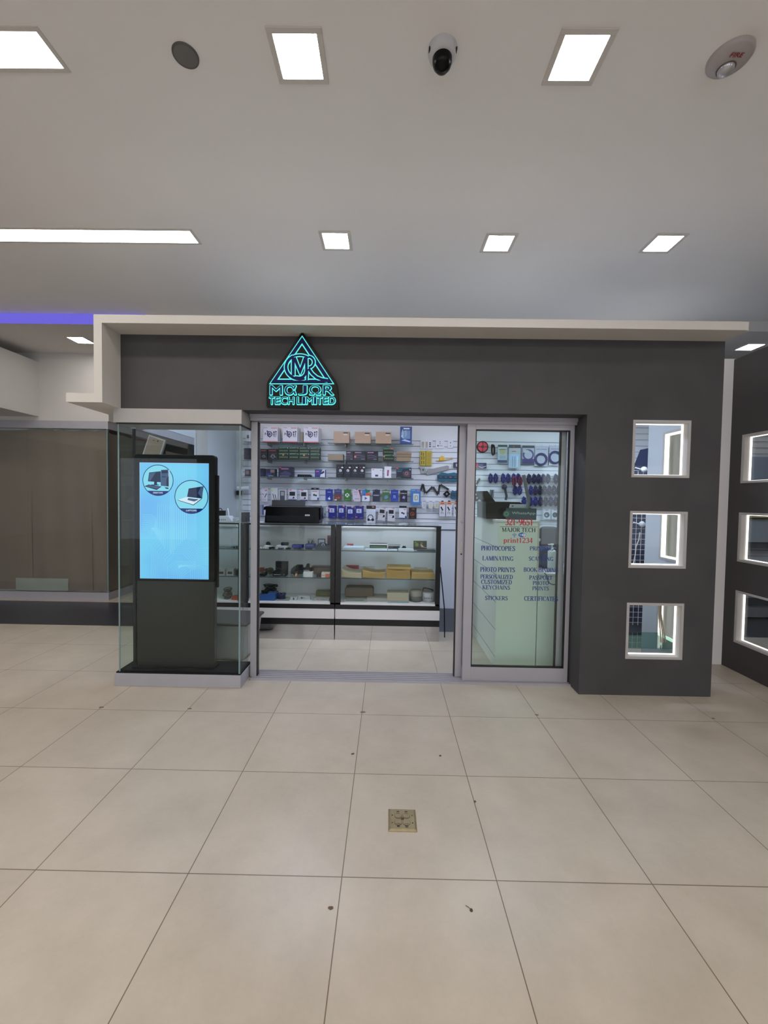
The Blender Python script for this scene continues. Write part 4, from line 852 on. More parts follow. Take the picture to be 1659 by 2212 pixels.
dq = [(.15, .55, .8, .82, (30, 32, 42)), ('p', [(.62,.22),(.9,.28),(.88,.44),(.66,.42)], (32, 34, 42)), (.1, .42, .6, .45, (140, 140, 150)), (.6, .9, .9, .96, (220, 130, 130))]
hang('hard_drive_pack', 'tilted white pack with black square picture, left of a pair in the lower row', 'package', 'pair of white packs in the lower row', (817, 1096, 833.5, 1124), (206, 204, 212), dq, rot=5)
hang('hard_drive_pack', 'white pack with black square picture, right of a pair in the lower row', 'package', 'pair of white packs in the lower row', (837, 1096.5, 853.5, 1126), (206, 204, 212), dq, rot=1)
hang('earbud_pack', 'white and blue box with black header and two black ear buds, lower hanging row', 'package', None, (862, 1093, 878.5, 1120), (216, 220, 232), [(0, .84, 1, 1, (22, 24, 32)), ('d', .4, .45, .12, (30, 30, 40)), ('d', .62, .4, .12, (30, 30, 40)), (0, 0, 1, .06, (52, 92, 160)), (.8, .05, 1, .2, (46, 70, 130)), (.6, .68, .9, .75, (216, 120, 120))], dep=.04)
hang('smart_watch_pack', 'black box with an orange ring picture, last in the lower hanging row', 'package', None, (883, 1097, 899.8, 1121), (36, 24, 28), [('r', .45, .45, .2, .28, (140, 76, 50)), ('d', .5, .42, .12, (150, 50, 40)), (.4, .85, .75, .92, (160, 120, 90)), (.25, .1, .7, .15, (110, 80, 60))], dep=.03)

# fittings and tools on the right part of the slat wall
def plate(label, b_, ds): pack('wall_plate', label, 'wall plate', 'white wall plates on the slat wall', b_, BW-.016, .015, (226, 228, 238), ds)
plate('wide white plate with two beige slots and three dark switches', (908, 951, 934.6, 969.3), [(.12, .1, .3, .8, (176, 170, 156)), (.42, .1, .6, .8, (176, 170, 156)), (.72, .62, .86, .74, (40, 40, 52)), (.72, .42, .86, .54, (40, 40, 52)), (.72, .2, .86, .32, (40, 40, 52))])
plate('white plate with scattered dark sockets', (941, 951, 960, 968.6), [(.2, .25, .34, .4, (44, 42, 56)), ('d', .5, .82, .05, (50, 48, 60)), ('d', .5, .6, .05, (50, 48, 60)), (.45, .28, .56, .36, (90, 90, 110)), (.66, .28, .76, .36, (90, 90, 110))])
plate('narrow white plate with two round dark holes', (967, 951.5, 979, 968), [('d', .5, .7, .1, (40, 40, 50)), ('d', .5, .3, .08, (60, 60, 74))])
t = thing('screwdriver_kit', 'yellow open case of black screwdrivers and bits hung on the slat wall', 'tool kit', tuple(at(920, 1006, 3.93)))
YEL = C(190, 168, 50); BK = C(40, 38, 34)
a = at(907, 1006, 3.93); c = at(919.6, 974, 3.93); m = MB(); m.box(a.x, c.x, 3.925, 3.955, a.z, c.z, YEL)
for u, v in ((.25, .8), (.6, .75), (.3, .5), (.7, .5), (.3, .2), (.7, .2)): m.stroke([(a.x+(c.x-a.x)*u, a.z+(c.z-a.z)*(v-.1)), (a.x+(c.x-a.x)*u, a.z+(c.z-a.z)*(v+.12))], .009, 3.924, BK)
m.build('driver_tray', t, bevel=.002)
a = at(920, 1006.5, 3.93); c = at(932.6, 974, 3.93); m = MB(); m.box(a.x, c.x, 3.925, 3.955, a.z, c.z, YEL)
for k in range(12): m.stroke([(a.x+.012, a.z+.012+k*.0145), (c.x-.010, a.z+.012+k*.0145)], .005, 3.924, C(120, 104, 40))
m.build('bit_tray', t, bevel=.002)
t = thing('yellow_gauge', 'small yellow domed tool on a flat yellow blade, hung on the slat wall', 'tool', tuple(at(958, 996, 3.93)))
c = at(954.5, 994.5, 3.93); m = MB(); m.prism([(c.x-.035, c.z-.002)]+[(c.x+.035*math.cos(math.radians(a_)), c.z+.058*math.sin(math.radians(a_))) for a_ in range(0, 181, 15)][:-1], 3.91, 3.96, C(226, 178, 40)); m.build('dome', t)
a = at(941, 996, 3.93); c = at(978.5, 991, 3.93); m = MB(); m.prism(CCW([(a.x, a.z+.004), (a.x+.06, a.z-.002), (c.x, c.z-.002), (c.x, c.z+.008), (a.x+.09, a.z+.016)]), 3.93, 3.96, C(206, 180, 84)); m.build('blade', t)
pack('small_camera', 'tiny dark camera with a bright lens beside the door stile', 'camera', None, (980.5, 999, 991, 1010), 3.90, .055, (40, 36, 70), [(.4, .2, .95, .75, (190, 186, 214))])
t = thing('slanted_bracket', 'grey metal bracket arm hung at a slant on the slat wall', 'bracket', tuple(at(937, 1026, 3.93)))
GR = C(150, 148, 150); m = MB(); p = [at(x, y, 3.93) for x, y in ((921, 1024), (923, 1015), (966, 1005.5), (970, 1007.5), (969.5, 1014), (930, 1024), (923, 1026.5))]
m.prism(CCW([(q.x, q.z) for q in p]), 3.92, 3.955, GR); m.build('arm', t)
p = [at(x, y, 3.93) for x, y in ((904.5, 1008.5), (910, 1010), (917, 1010), (920, 1016), (924, 1020), (918, 1023), (909, 1022), (910, 1015))]
m = MB(); m.prism(CCW([(q.x, q.z) for q in p]), 3.93, 3.96, C(160, 160, 162)); q = at(914, 1015, 3.93); m.disc(q.x, q.z, .012, 3.929, C(70, 72, 80)); m.build('clamp', t)
TEAL = C(30, 92, 116); TEALD = C(20, 56, 78)
def teal(label, x0, y0, x1, y1):
    t = thing('teal_tool_case', label, 'case', tuple(at((x0+x1)/2, y1, 3.9)), 'teal packs on the slat wall')
    X0 = at(x0, y1, 3.9).x; X1 = at(x1, y1, 3.9).x; zb = at(x0, y1, 3.9).z; zt_ = at(x0, y0, 3.9).z; w_ = X1-X0; h_ = zt_-zb
    m = MB(); m.prism([(X0+.02*w_, zb+.1*h_), (X0+.25*w_, zb), (X0+.45*w_, zb+.1*h_), (X0+.8*w_, zb), (X1, zb+.06*h_), (X1, zt_-.1*h_), (X0+.8*w_, zt_), (X0+.5*w_, zt_-.1*h_), (X0+.2*w_, zt_), (X0, zt_-.3*h_)], 3.905, 3.958, TEAL); m.build('shell', t)
    m = MB(); m.box(X0-.004, X1, 3.898, 3.905, zb+.36*h_, zb+.66*h_, TEALD)
    for u, cc_ in ((.1, (90, 110, 130)), (.35, (90, 110, 130)), (.58, (214, 110, 120)), (.82, (90, 110, 130))): m.box(X0+u*w_, X0+(u+.1)*w_, 3.897, 3.898, zb+.47*h_, zb+.54*h_, C(*cc_))
    m.build('label_band', t)
teal('teal case with dark label band, upper one beside the door stile', 945, 1020, 989.5, 1041)
teal('teal case with dark label band, lower one cut by the door stile', 974.5, 1059, 989.5, 1078.5)
def link_arm(label, pts, dia, dr):
    t = thing('folding_arm', label, 'bracket arm', tuple(at(pts[0][0], max(p[1] for p in pts), 3.93)), 'black folding arms on the slat wall')
    P3 = [at(x, y, 3.925) for x, y in pts]
    for i in range(len(P3)-1):
        m = MB(); a, b2 = P3[i], P3[i+1]; d = (b2-a); d.y = 0; n_ = Vector((-d.z, 0, d.x)).normalized()*.011
        m.prism(CCW([((a+n_).x, (a+n_).z), ((a-n_).x, (a-n_).z), ((b2-n_).x, (b2-n_).z), ((b2+n_).x, (b2+n_).z)]), 3.917+.004*(i % 2), 3.94+.004*(i % 2), M_BLKM)
        m.stroke([(a.x, a.z), (b2.x, b2.z)], .003, 3.9165+.004*(i % 2), C(110, 112, 122)); m.build('link', t)
    for a in P3[1:]:
        m = MB(); m.lathe((a.x, 3.915, a.z), [(0, -.004), (.007, -.003), (.009, .0), (.009, .04)], C(214, 216, 226), 14, 'y'); m.build('joint', t)
    q = at(dia[0], dia[1], 3.93); r = at(dia[0]+dr, dia[1], 3.93).x-q.x
    m = MB(); m.prism([(q.x-r, q.z), (q.x-.1*r, q.z-r), (q.x+r, q.z), (q.x+.1*r, q.z+r)], 3.92, 3.95, M_BLKM); m.disc(q.x, q.z, r*.25, 3.919, C(150, 148, 156)); m.build('base_plate', t)
link_arm('black folding arm in a zigzag with white joints on the slat wall', [(908.5, 1060), (913.5, 1045), (919, 1067), (935, 1050.5), (946.7, 1069.5), (950.2, 1046), (970.3, 1058)], (965, 1067), 7.8)
link_arm('black folding arm hanging down, seen through the sliding door', [(1026, 1066), (1029, 1048), (1036.8, 1033)], (1030, 1075.5), 8)
for i, (x0, x1, cl) in enumerate(((911, 921, (196, 196, 204)), (925.5, 935, (226, 206, 176)), (938, 948.5, (200, 196, 160)))):
    hang('small_parts_bag', ('clear bag of grey parts, first of three small bags', 'clear bag with a star of pale gold parts, middle of three small bags', 'clear bag of yellow parts, last of three small bags')[i], 'package', 'three small bags of parts', (x0, 1082, x1, 1098), (190, 200, 214), [('d', .5, .35, .42, cl), (.2, .85, .9, .95, (226, 160, 170)), ('s', [(.2,.1),(.8,.6)], .08, tuple(int(v*.8) for v in cl)), ('s', [(.8,.1),(.3,.6)], .08, tuple(int(v*.8) for v in cl))], dep=.01)
for i, (x0, x1) in enumerate(((949, 961.8), (963.4, 976.3), (980, 990.5))):
    hang('cable_pack', 'white pack with orange head and black plug, %s of three at the door stile' % ('left', 'middle', 'right')[i], 'package', 'three white and orange packs', (x0, 1084, x1, 1115), (206, 208, 218), [(0, .78, 1, 1, (214, 150, 116)), (.2, .85, .8, .92, (150, 90, 70)), ('s', [(.25,.65),(.6,.4)], .24, (30, 32, 40)), ('s', [(.4,.4),(.3,.12)], .05, (70, 72, 80)), ('s', [(.55,.35),(.7,.12)], .05, (70, 72, 80)), ('s', [(.2,.25),(.85,.22)], .05, (100, 102, 110)), (.3, 1.0, .7, 1.08, (24, 24, 30))], dep=.02)

# packs seen through the sliding door
t = thing('led_reel', 'red led strip reel with black rim and spokes on the slat wall', 'reel', tuple(at(1043, 978, 3.93)))
q = at(1043, 965, 3.92); r = at(1055.3, 965, 3.92).x-q.x
m = MB(); m.lathe((q.x, 3.93, q.z), [(r, .02), (r, -.004), (r*.86, -.006), (r*.86, .0)], M_BLKM, 40, 'y'); m.disc(q.x, q.z, r*.9, 3.9305, C(120, 16, 34), 30); m.build('rim', t)
m = MB()
for k in range(4): m.ring(q.x, q.z, r*.26, r*.84, 3.927, C(226, 62, 84), 10, 8+90*k, 80+90*k)
m.build('strip_window', t)
m = MB(); m.disc(q.x, q.z, r*.2, 3.925, C(60, 44, 46), 8); m.build('hub', t)
DY = 3.90
t = thing('usb_cable', 'folded black cable hanging alone beside the red reel', 'cable', tuple(at(1065, 985, DY)))
m = MB()
for k in range(3):
    pts = [at(1065+(3-k)*math.sin(a_/10*2*math.pi)+(1 if a_ < 5 else -.5), 972-11.5*math.cos(a_/10*2*math.pi), DY+.01*k) for a_ in range(11)]
    m.tube(pts, .006, M_BLKM, 6)
m.build('loop', t); m = MB(); q = at(1064.5, 963, DY); m.box(q.x-.015, q.x+.012, DY-.005, DY+.03, q.z-.02, q.z+.02, M_BLKM); m.build('plug', t)
HOOKS.append((at(1065, 960, DY).x, DY+.01, at(1065, 961, DY).z))
hang('cable_bag', 'clear bag with dark header and yellow green coil, behind the sliding door', 'package', None, (1075, 961, 1096, 999), (176, 196, 206), [(0, .88, 1, 1, (60, 72, 76)), ('d', .5, .62, .34, (176, 180, 134)), (0, 0, 1, .14, (64, 76, 112)), (.2, .2, .85, .4, (150, 176, 196)), ('s', [(.1,.72),(.9,.74)], .06, (70, 80, 80))], dep=.02, Y=DY)
hang('cable_bag', 'clear bag with brown header and pale blue cables behind the door', 'package', None, (1098.5, 961, 1125, 1011), (172, 196, 214), [(-.02, .86, 1.0, 1, (78, 76, 84)), ('d', .4, .92, .05, (196, 120, 60)), (.05, .62, .9, .84, (186, 190, 192)), (.25, .7, .6, .73, (100, 106, 110)), (.1, .36, .9, .6, (168, 206, 236)), (.3, .05, .36, .5, (120, 150, 180)), (.5, .05, .56, .5, (120, 150, 180)), (.7, .05, .76, .5, (226, 236, 244))], dep=.02, Y=DY)
hang('cable_bag', 'clear bag with black header and thick looped cable behind the door', 'package', None, (1128, 962.5, 1154.5, 1001), (180, 186, 206), [(0, .86, 1, 1, (62, 70, 70)), ('r', .5, .48, .34, .48, (74, 76, 120)), (.08, .6, .5, .74, (190, 202, 206)), (0, 0, 1, .26, (60, 56, 116))], dep=.025, Y=DY)
def ringbag(label, b_, cx, cy, rp):
    t = thing('network_cable_bag', label, 'package', tuple(at((b_[0]+b_[2])/2, b_[3], DY)), 'clear bags with coiled cable rings')
    a = at(b_[0], b_[3], DY); c = at(b_[2], b_[1], DY)
    m = MB(); m.box(a.x, c.x, DY+.02, DY+.024, a.z, c.z, C(188, 194, 212)); m.box(a.x+.02, c.x-.02, DY+.018, DY+.02, c.z-.05, c.z-.043, C(110, 120, 126)); m.build('bag', t)
    q = at(cx, cy, DY); r = at(cx+rp, cy, DY).x-q.x; m = MB()
    for k in range(3): m.tube([(q.x+(r-.008*k)*math.cos(2*math.pi*i/24), DY+.008+.004*(k % 2), q.z+(r-.008*k)*math.sin(2*math.pi*i/24)) for i in range(25)], .0065, C(66, 64, 118), 6)
    m.build('cable_ring', t); HOOKS.append(((a.x+c.x)/2, DY+.02, c.z))
ringbag('clear bag holding a violet blue cable ring, left of the pair', (1155.5, 963, 1186, 1006), 1169.5, 992, 13)
ringbag('clear bag holding a violet blue cable ring, right of the pair', (1187, 962, 1213, 1005), 1200, 988, 13.5)
hang('toy_tool_pack', 'dark blue and red pack with white swoosh at the left of the door glass', 'package', None, (1027, 1000, 1051, 1011.5), (52, 48, 96), [(0, 0, .25, 1, (170, 60, 84)), ('s', [(.3,.3),(.6,.15),(.95,.4)], .06, (200, 200, 226))], dep=.03, Y=DY)
BL = [C(30, 36, 118), C(34, 42, 128), C(28, 30, 84), C(40, 34, 82), C(30, 26, 62), C(110, 34, 70)]
def bundle_proto(mm):
    m = MB(); rnd = random.Random(3)
    for k in range(9):
        ph = rnd.uniform(0, 6); w_ = rnd.uniform(.006, .027); h_ = rnd.uniform(.040, .066)
        m.tube([(w_*math.cos(2*math.pi*i/14+ph)+.006*math.sin(3*i), .004*(k-4), -.062+h_*math.sin(2*math.pi*i/14+ph)+.004*math.sin(5*i+k)) for i in range(15)], .0056, mm, 5)
    return m
def coil(label, group, x, py, mi_, first={}):
    p = at(x, py, DY-(.05 if mi_ == 5 else 0))
    if mi_ not in first:
        t = thing('coiled_cable', label, 'cable', (0, 0, 0), group); bundle_proto(BL[mi_]).build('cable_loops', t)
        m = MB(); m.box(-.022, .022, -.018, .018, -.062, -.050, BL[mi_]); m.build('cable_tie', t); m = MB(); m.box(-.012, -.002, -.012, 0, -.118, -.095, M_BLKM); m.build('plug', t)
        first[mi_] = t
    else:
        s0 = first[mi_]; t = s0.copy(); COL.objects.link(t); t['label'] = label; t['group'] = group
        for ch in list(s0.children): c_ = ch.copy(); COL.objects.link(c_); c_.parent = t
    t.location = p; HOOKS.append((p.x, DY, p.z-.004)); return t
for x, k in ((1060, 0), (1071, 0), (1087, 1), (1098, 1), (1110, 0), (1120, 1)): coil('coiled bright blue cable in the upper cable row behind the door', 'blue cables, upper cable row', x, 1023, k)
for x, k in ((1111, 5), (1124, 5)): coil('coiled dark red cable hanging among the blue cables behind the door', 'red cables, upper cable row', x, 1029, k)
for x, k in ((1143, 3), (1154, 2), (1164, 2), (1174, 3), (1184, 2), (1201, 3), (1212, 4)): coil('coiled dark violet cable in the upper cable row, right part', 'dark cables, upper cable row', x, 1024, k)
for x, k in ((1113, 0), (1123, 0), (1147, 1)): coil('coiled blue cable in the middle cable row behind the door', 'blue cables, middle cable row', x, 1049, k)
for x, k in ((1157, 3), (1167, 4), (1177, 4), (1187, 3), (1197, 4), (1207, 4)): coil('coiled black violet cable in the middle cable row', 'dark cables, middle cable row', x, 1049, k)
for x, k in ((1132, 1), (1146, 0), (1157, 1)): coil('coiled blue cable in the bottom cable row behind the door', 'blue cables, bottom cable row', x, 1073, k)
for x, k in ((1168, 3), (1179, 4), (1190, 2), (1201, 4), (1212, 4)): coil('coiled black violet cable in the bottom cable row', 'dark cables, bottom cable row', x, 1073, k)
hang('watch_strap_pack', 'dark strap hanging in a clear pack above the left end of the second printer', 'package', None, (1058, 1058, 1067, 1076), (110, 112, 122), [('s', [(.4,.1),(.6,.9)], .3, (44, 44, 56))], Y=DY)
t = thing('web_camera', 'black and violet web camera hanging above the second printer', 'camera', tuple(at(1091, 1081, DY)))
q = at(1090, 1052, DY); m = MB(); m.lathe((q.x, DY, q.z), [(0, -.03), (.026, -.026), (.034, 0), (.034, .03)], C(60, 48, 78), 18, 'y'); m.build('head', t)
m = MB(); q2 = at(1094, 1080, DY); m.tube([(q.x, DY, q.z), (q.x+.015, DY, q.z-.06), (q2.x, DY, q2.z+.05), (q2.x-.01, DY, q2.z)], .016, C(46, 44, 60), 8); m.build('stand', t); HOOKS.append((q.x, DY, q.z+.03))
for i, (x0, x1) in enumerate(((1173, 1189.5), (1191, 1206.5))):
    hang('car_charger_pack', 'clear pack with a round black device, %s of the pair behind the door' % ('left', 'right')[i], 'package', 'pair of round device packs', (x0, 1101, x1, 1121.5), (184, 198, 208), [('d', .5, .45, .38, (44, 46, 62)), ('d', .45, .42, .14, (150, 154, 160) if i == 0 else (70, 72, 84)), (.3, .9, .7, .98, (200, 110, 130))], dep=.02, Y=DY)
# wire hooks that carry the hanging goods
for x, y, z in HOOKS:
    o = MB().tube([(x, BW+.002, z-.004), (x, y-.012, z-.004), (x, y-.018, z+.006)], .0022, M_CAP, 5).build('display_hook')
    tag(o, 'thin chrome wire hook in a groove of the slat wall, carrying goods', 'hook', 'wire hooks of the slat wall')

# ------------------------------------------------------------------ things on and in the counters
def onto(px0, px1, pyb, zs, lo=2.71, hi=3.0):
    p = atz((px0+px1)/2, pyb, zs); return min(max(p.y, lo), hi)
# black printer on the middle counter
t = thing('printer', 'wide black inkjet printer with raised paper tray on the middle counter', 'printer', (-.9, 2.85, CH+.002))
PY = 2.735; a = at(571, 1131, PY); c = at(690, 1093, PY); zb = CH+.001; zt_ = c.z
m = MB(); m.add([(a.x, PY, zb), (c.x, PY, zb), (c.x, PY+.22, zb), (a.x, PY+.22, zb), (a.x+.012, PY+.01, zt_-.012), (c.x-.008, PY+.01, zt_-.012), (c.x-.008, PY+.22, zt_), (a.x+.012, PY+.22, zt_)], [(0,1,5,4),(1,2,6,5),(2,3,7,6),(3,0,4,7),(4,5,6,7),(3,2,1,0)], M_BLKG); m.build('body', t, bevel=.006)
m = MB(); m.box(a.x+.02, c.x-.05, PY-.004, PY-.001, zb+.015, zb+.075, M_BLKM); m.build('output_door', t, bevel=.002)
b1 = at(587, 1082, PY+.16); b2 = at(659, 1081, PY+.16); zt2 = b2.z
m = MB(); m.add([(b1.x+.008, PY+.13, zt_-.01), (b2.x+.006, PY+.13, zt_-.01), (b2.x, PY+.17, zt2), (b1.x, PY+.17, zt2), (b1.x+.008, PY+.14, zt_-.01), (b2.x+.006, PY+.14, zt_-.01), (b2.x, PY+.18, zt2), (b1.x, PY+.18, zt2)], [(0,1,2,3),(5,4,7,6),(0,4,5,1),(3,2,6,7),(1,5,6,2),(4,0,3,7)], M_BLKM); m.build('paper_tray', t)
q = at(664, 1113, PY); m = MB(); m.box(q.x-.024, q.x+.024, PY-.002, PY, q.z-.007, q.z+.007, C(206, 206, 210)); m.stroke([(q.x-.016, q.z), (q.x+.016, q.z)], .005, PY-.0025, C(90, 90, 96)); m.build('name_label', t)
m = MB(); m.box(a.x+.02, c.x-.06, PY+.011, PY+.014, zt_-.014, zt_-.010, C(96, 98, 110)); m.build('lid_edge', t)
m = MB(); m.box(c.x-.001, c.x+.012, PY+.03, PY+.2, zb+.04, zt_-.02, M_BLKG); m.build('side_cap', t, bevel=.004)
m = MB(); m.prism(CCW([(a.x-.025, zt_-.05), (a.x-.02, zt_-.02), (a.x+.01, zt_-.008), (a.x+.01, zt_-.05)]), PY+.05, PY+.2, M_BLKG); m.build('side_handle', t)
# black mat the printer stands beyond
m = MB(); q = at(560, 1133, 2.70); tag(MB().box(-1.25, a.x-.012, 2.72, 2.95, CH+.001, CH+.008, C(206, 208, 214)).build('paper_sheet'), 'white sheet of paper on the counter left of the printer', 'paper')

def boxon(name, label, cat, group, b_, zs, dep, col, ds=(), lo=2.71, hi=3.0, rot=0):
    Y = onto(b_[0], b_[2], b_[3], zs, lo, hi-dep if hi-dep > lo else lo)
    return pack(name, label, cat, group, b_, Y, dep, col, ds, zb=zs+.001, rot=rot)
LC = None
# middle counter, top shelf
boxon('white_box', 'small white carton at the left of the top counter shelf', 'box', None, (570, 1179, 586, 1184.5), Z1, .07, (206, 208, 212))
boxon('white_box', 'long white carton with a black box on it, top counter shelf', 'box', None, (596, 1179, 620, 1185.5), Z1, .09, (196, 198, 204))
zz = at(608, 1179, onto(596, 620, 1185.5, Z1)).z
pack('black_box', 'small black box resting on the long white carton', 'box', None, (607, 1172.5, 621, 1180), onto(596, 620, 1185.5, Z1)+.015, .06, (22, 22, 28), (), zb=zz+.001)
for x in (563.5, 568.5, 573.5): tag(MB().lathe((at(x, 1187, 2.715).x, 2.715, Z1+.011), [(0, -.0105), (.0075, -.0075), (.0105, 0), (.0075, .0075), (0, .0105)], C(206, 208, 212), 16).build('white_ball'), 'small white ball shaped lens at the front of the top counter shelf', 'lens', 'white balls on the top counter shelf')
def lump(name, label, cat, px0, px1, pyb, zs, h, mm, seed, n=5, group=None, dep=.07):
    """a loosely coiled lead or strap lying on a shelf"""
    r = random.Random(seed); Y = onto(px0, px1, pyb, zs, 2.71, 2.93); x0 = at(px0, pyb, Y).x; x1 = at(px1, pyb, Y).x; cx = (x0+x1)/2; w_ = (x1-x0)/2*.85
    m = MB()
    for k in range(n):
        ph = r.uniform(0, 6); a_ = w_*r.uniform(.5, 1); b_ = dep/2*r.uniform(.6, 1); z = zs+.006+(h-.012)*k/max(n-1, 1)
        m.tube([(cx+a_*math.cos(2*math.pi*i/16+ph)*(1-.15*math.sin(i*2)), Y+dep/2+b_*math.sin(2*math.pi*i/16+ph), z+.003*math.sin(i*1.3+k)) for i in range(17)], .0045, mm, 6)
    return tag(m.build(name), label, cat, group)
lump('black_lead', 'coiled thin black lead at the front of the top counter shelf, left', 'cable', 578, 592, 1188, Z1, .018, M_BLKM, 1)
lump('black_lead', 'coiled grey and black lead before the long white carton', 'cable', 598, 612, 1188, Z1, .014, C(70, 72, 76), 2)
lump('black_lead', 'coiled black lead at the middle front of the top counter shelf', 'cable', 615, 627, 1188, Z1, .014, M_BLKM, 3)
lump('grey_lead', 'grey coiled lead at the back left of the top counter shelf', 'cable', 572, 584, 1179, Z1, .05, C(60, 62, 66), 4, dep=.05)
boxon('tool_tray', 'blue plastic tray, left of the pair on the top counter shelf', 'tray', 'pair of blue trays', (630, 1177.5, 652.5, 1184.5), Z1, .1, (44, 52, 132), [(.1, .5, .9, .95, (58, 64, 160))])
boxon('tool_tray', 'blue plastic tray, right of the pair on the top counter shelf', 'tray', 'pair of blue trays', (659, 1176, 679, 1184.5), Z1, .1, (46, 56, 136), [(.1, .5, .9, .95, (96, 106, 176))])
lump('black_lead', 'dark lead lying before the left blue tray', 'cable', 633, 650, 1189, Z1, .014, C(34, 38, 40), 5)
lump('black_lead', 'dark lead lying before the right blue tray', 'cable', 658, 674, 1189, Z1, .014, C(30, 32, 36), 6)
pack('price_card', 'white card with a black curved mark standing behind the right blue tray', 'card', None, (664, 1163.5, 678.5, 1178), 2.98, .003, (176, 180, 190), [('s', [(.15,.7),(.3,.25),(.6,.25),(.75,.8)], .16, (26, 30, 50)), (.9, .3, .97, .7, (60, 60, 70))], zb=Z1+.001)
t = thing('tablet_stand', 'dark framed white tablet behind a dark round camera on the top counter shelf', 'tablet', tuple(at(695, 1180, 2.9)))
Y = 2.90; a = at(686.5, 1176, Y); c = at(702.5, 1164, Y); m = MB(); m.prism(rr((a.x+c.x)/2, (Z1+.001+c.z)/2, (c.x-a.x)/2, (c.z-Z1)/2, .006), Y, Y+.01, C(44, 52, 72)); m.build('frame', t); m = MB(); m.face([(a.x+.008, a.z-.01), (c.x-.008, a.z-.01), (c.x-.008, c.z-.008), (a.x+.008, c.z-.008)], Y-.001, C(190, 200, 222)); m.build('screen', t)
boxon('grey_box', 'wide slate grey carton at the right of the top counter shelf', 'box', None, (680.5, 1180, 714, 1189.5), Z1, .1, (66, 72, 88), (), 2.715)
zz = at(697, 1180, 2.72).z
t = thing('dome_webcam', 'dark flat camera with a white ringed eye on the slate grey carton', 'camera', tuple(at(696, 1180, 2.75)))
q = at(696, 1179.5, 2.76); w_ = at(708, 1179, 2.76).x-q.x
m = MB(); m.prism([(q.x-w_, zz+.006), (q.x-w_*.6, zz+.001), (q.x+w_*.7, zz+.001), (q.x+w_, zz+.008), (q.x+w_*.4, zz+.03), (q.x-w_*.4, zz+.032)], 2.75, 2.80, C(38, 42, 60)); m.build('body', t)
q = at(698, 1177, 2.749); m = MB(); m.disc(q.x, q.z, .016, 2.7495, C(206, 210, 220)); m.disc(q.x, q.z, .011, 2.749, C(80, 86, 104)); m.disc(q.x, q.z, .006, 2.7485, C(40, 44, 60)); m.build('eye', t)
pack('red_card_pack', 'red framed pack standing at the right edge of the top counter shelf', 'package', None, (707, 1157, 715, 1178), 2.98, .02, (150, 66, 76), [(.25, .1, .95, .85, (70, 66, 80))], zb=Z1+.001)
# middle counter, middle shelf
boxon('black_box', 'low black carton at the far left of the middle shelf', 'box', None, (560, 1239.5, 572, 1246), Z2, .09, (20, 20, 22))
lump('beige_lead', 'tangled beige leads at the left of the middle shelf', 'cable', 566, 592, 1241, Z2, .06, C(96, 88, 74), 7, 7, dep=.09)
boxon('black_box', 'black carton with white lettering lying on the middle shelf', 'box', None, (589, 1235, 616.5, 1246), Z2, .12, (16, 16, 20), [(.08, .34, .64, .42, (190, 190, 196)), ('r', .88, .4, .02, .035, (180, 180, 186))])
Yb = onto(589, 616, 1246, Z2); zz = at(600, 1235, Yb).z
pack('black_device', 'black slab device standing upright on the lettered black carton', 'electronic device', None, (595, 1213.5, 620.5, 1236), Yb+.05, .05, (17, 17, 21), [('s', [(.05,.1),(.2,.28),(.4,.26),(.5,.12)], .05, (80, 82, 90)), (.06, .35, .1, .42, (120, 122, 130))], zb=zz+.001)
t = thing('camcorder', 'dark grey camcorder with lens lying in the middle of the middle shelf', 'camera', tuple(at(640, 1246, 2.85)))
q0 = at(628, 1244, 2.86); q1 = at(653, 1224, 2.86)
m = MB(); m.prism([(q0.x, Z2+.001), (q1.x, Z2+.001), (q1.x, q1.z), (q0.x+.03, q1.z), (q0.x, Z2+.05)], 2.86, 2.93, C(58, 58, 58)); m.build('body', t, bevel=.005)
q = at(646, 1226, 2.85); m = MB(); m.prism(rr(q.x, q.z, .034, .026, .006), 2.84, 2.9, M_BLKM); m.build('viewfinder', t)
q = at(640, 1238, 2.84); m = MB(); m.lathe((q.x, 2.86, q.z), [(0, -.05), (.02, -.05), (.026, -.045), (.028, 0)], C(36, 36, 38), 22, 'y'); m.build('lens', t)
pack('orange_tag', 'small orange and white slanted tag before the camcorder', 'tag', None, (637.5, 1239, 642, 1247), 2.73, .004, (200, 120, 60), [(.2, .1, .5, .9, (224, 214, 190))], zb=Z2+.001, rot=20)
boxon('white_box', 'open white carton with a black camera mount on it, middle shelf', 'box', None, (654.8, 1236, 675, 1247), Z2, .07, (214, 216, 222))
zz = at(665, 1236, onto(655, 675, 1247, Z2)).z
t = thing('camera_mount', 'black angled camera mount lying on the open white carton', 'camera mount', tuple(at(665, 1236, 2.78)))
q = at(664, 1236, 2.80); m = MB(); m.prism(CCW([(q.x-.05, zz+.012), (q.x+.05, zz+.012), (q.x+.06, zz+.03), (q.x+.02, zz+.035), (q.x+.022, zz+.075), (q.x-.005, zz+.075), (q.x-.02, zz+.035), (q.x-.055, zz+.03)]), 2.78, 2.82, M_BLKM); m.build('bracket', t, bevel=.003)
m = MB(); m.cyl((q.x+.045, 2.76, zz+.019), (q.x+.045, 2.83, zz+.019), .018, M_BLKM, 16); m.build('roller', t)
boxon('brown_box', 'brown carton with a dark lid at the back right of the middle shelf', 'box', None, (673, 1224, 713, 1240), Z2, .09, (112, 94, 86), [(0, .82, 1, 1.02, (52, 52, 66))], 2.87)
lump('coiled_lead', 'grey coiled lead in a clear bag before the brown carton', 'cable', 680, 694, 1247, Z2, .03, C(62, 64, 68), 9, 5)
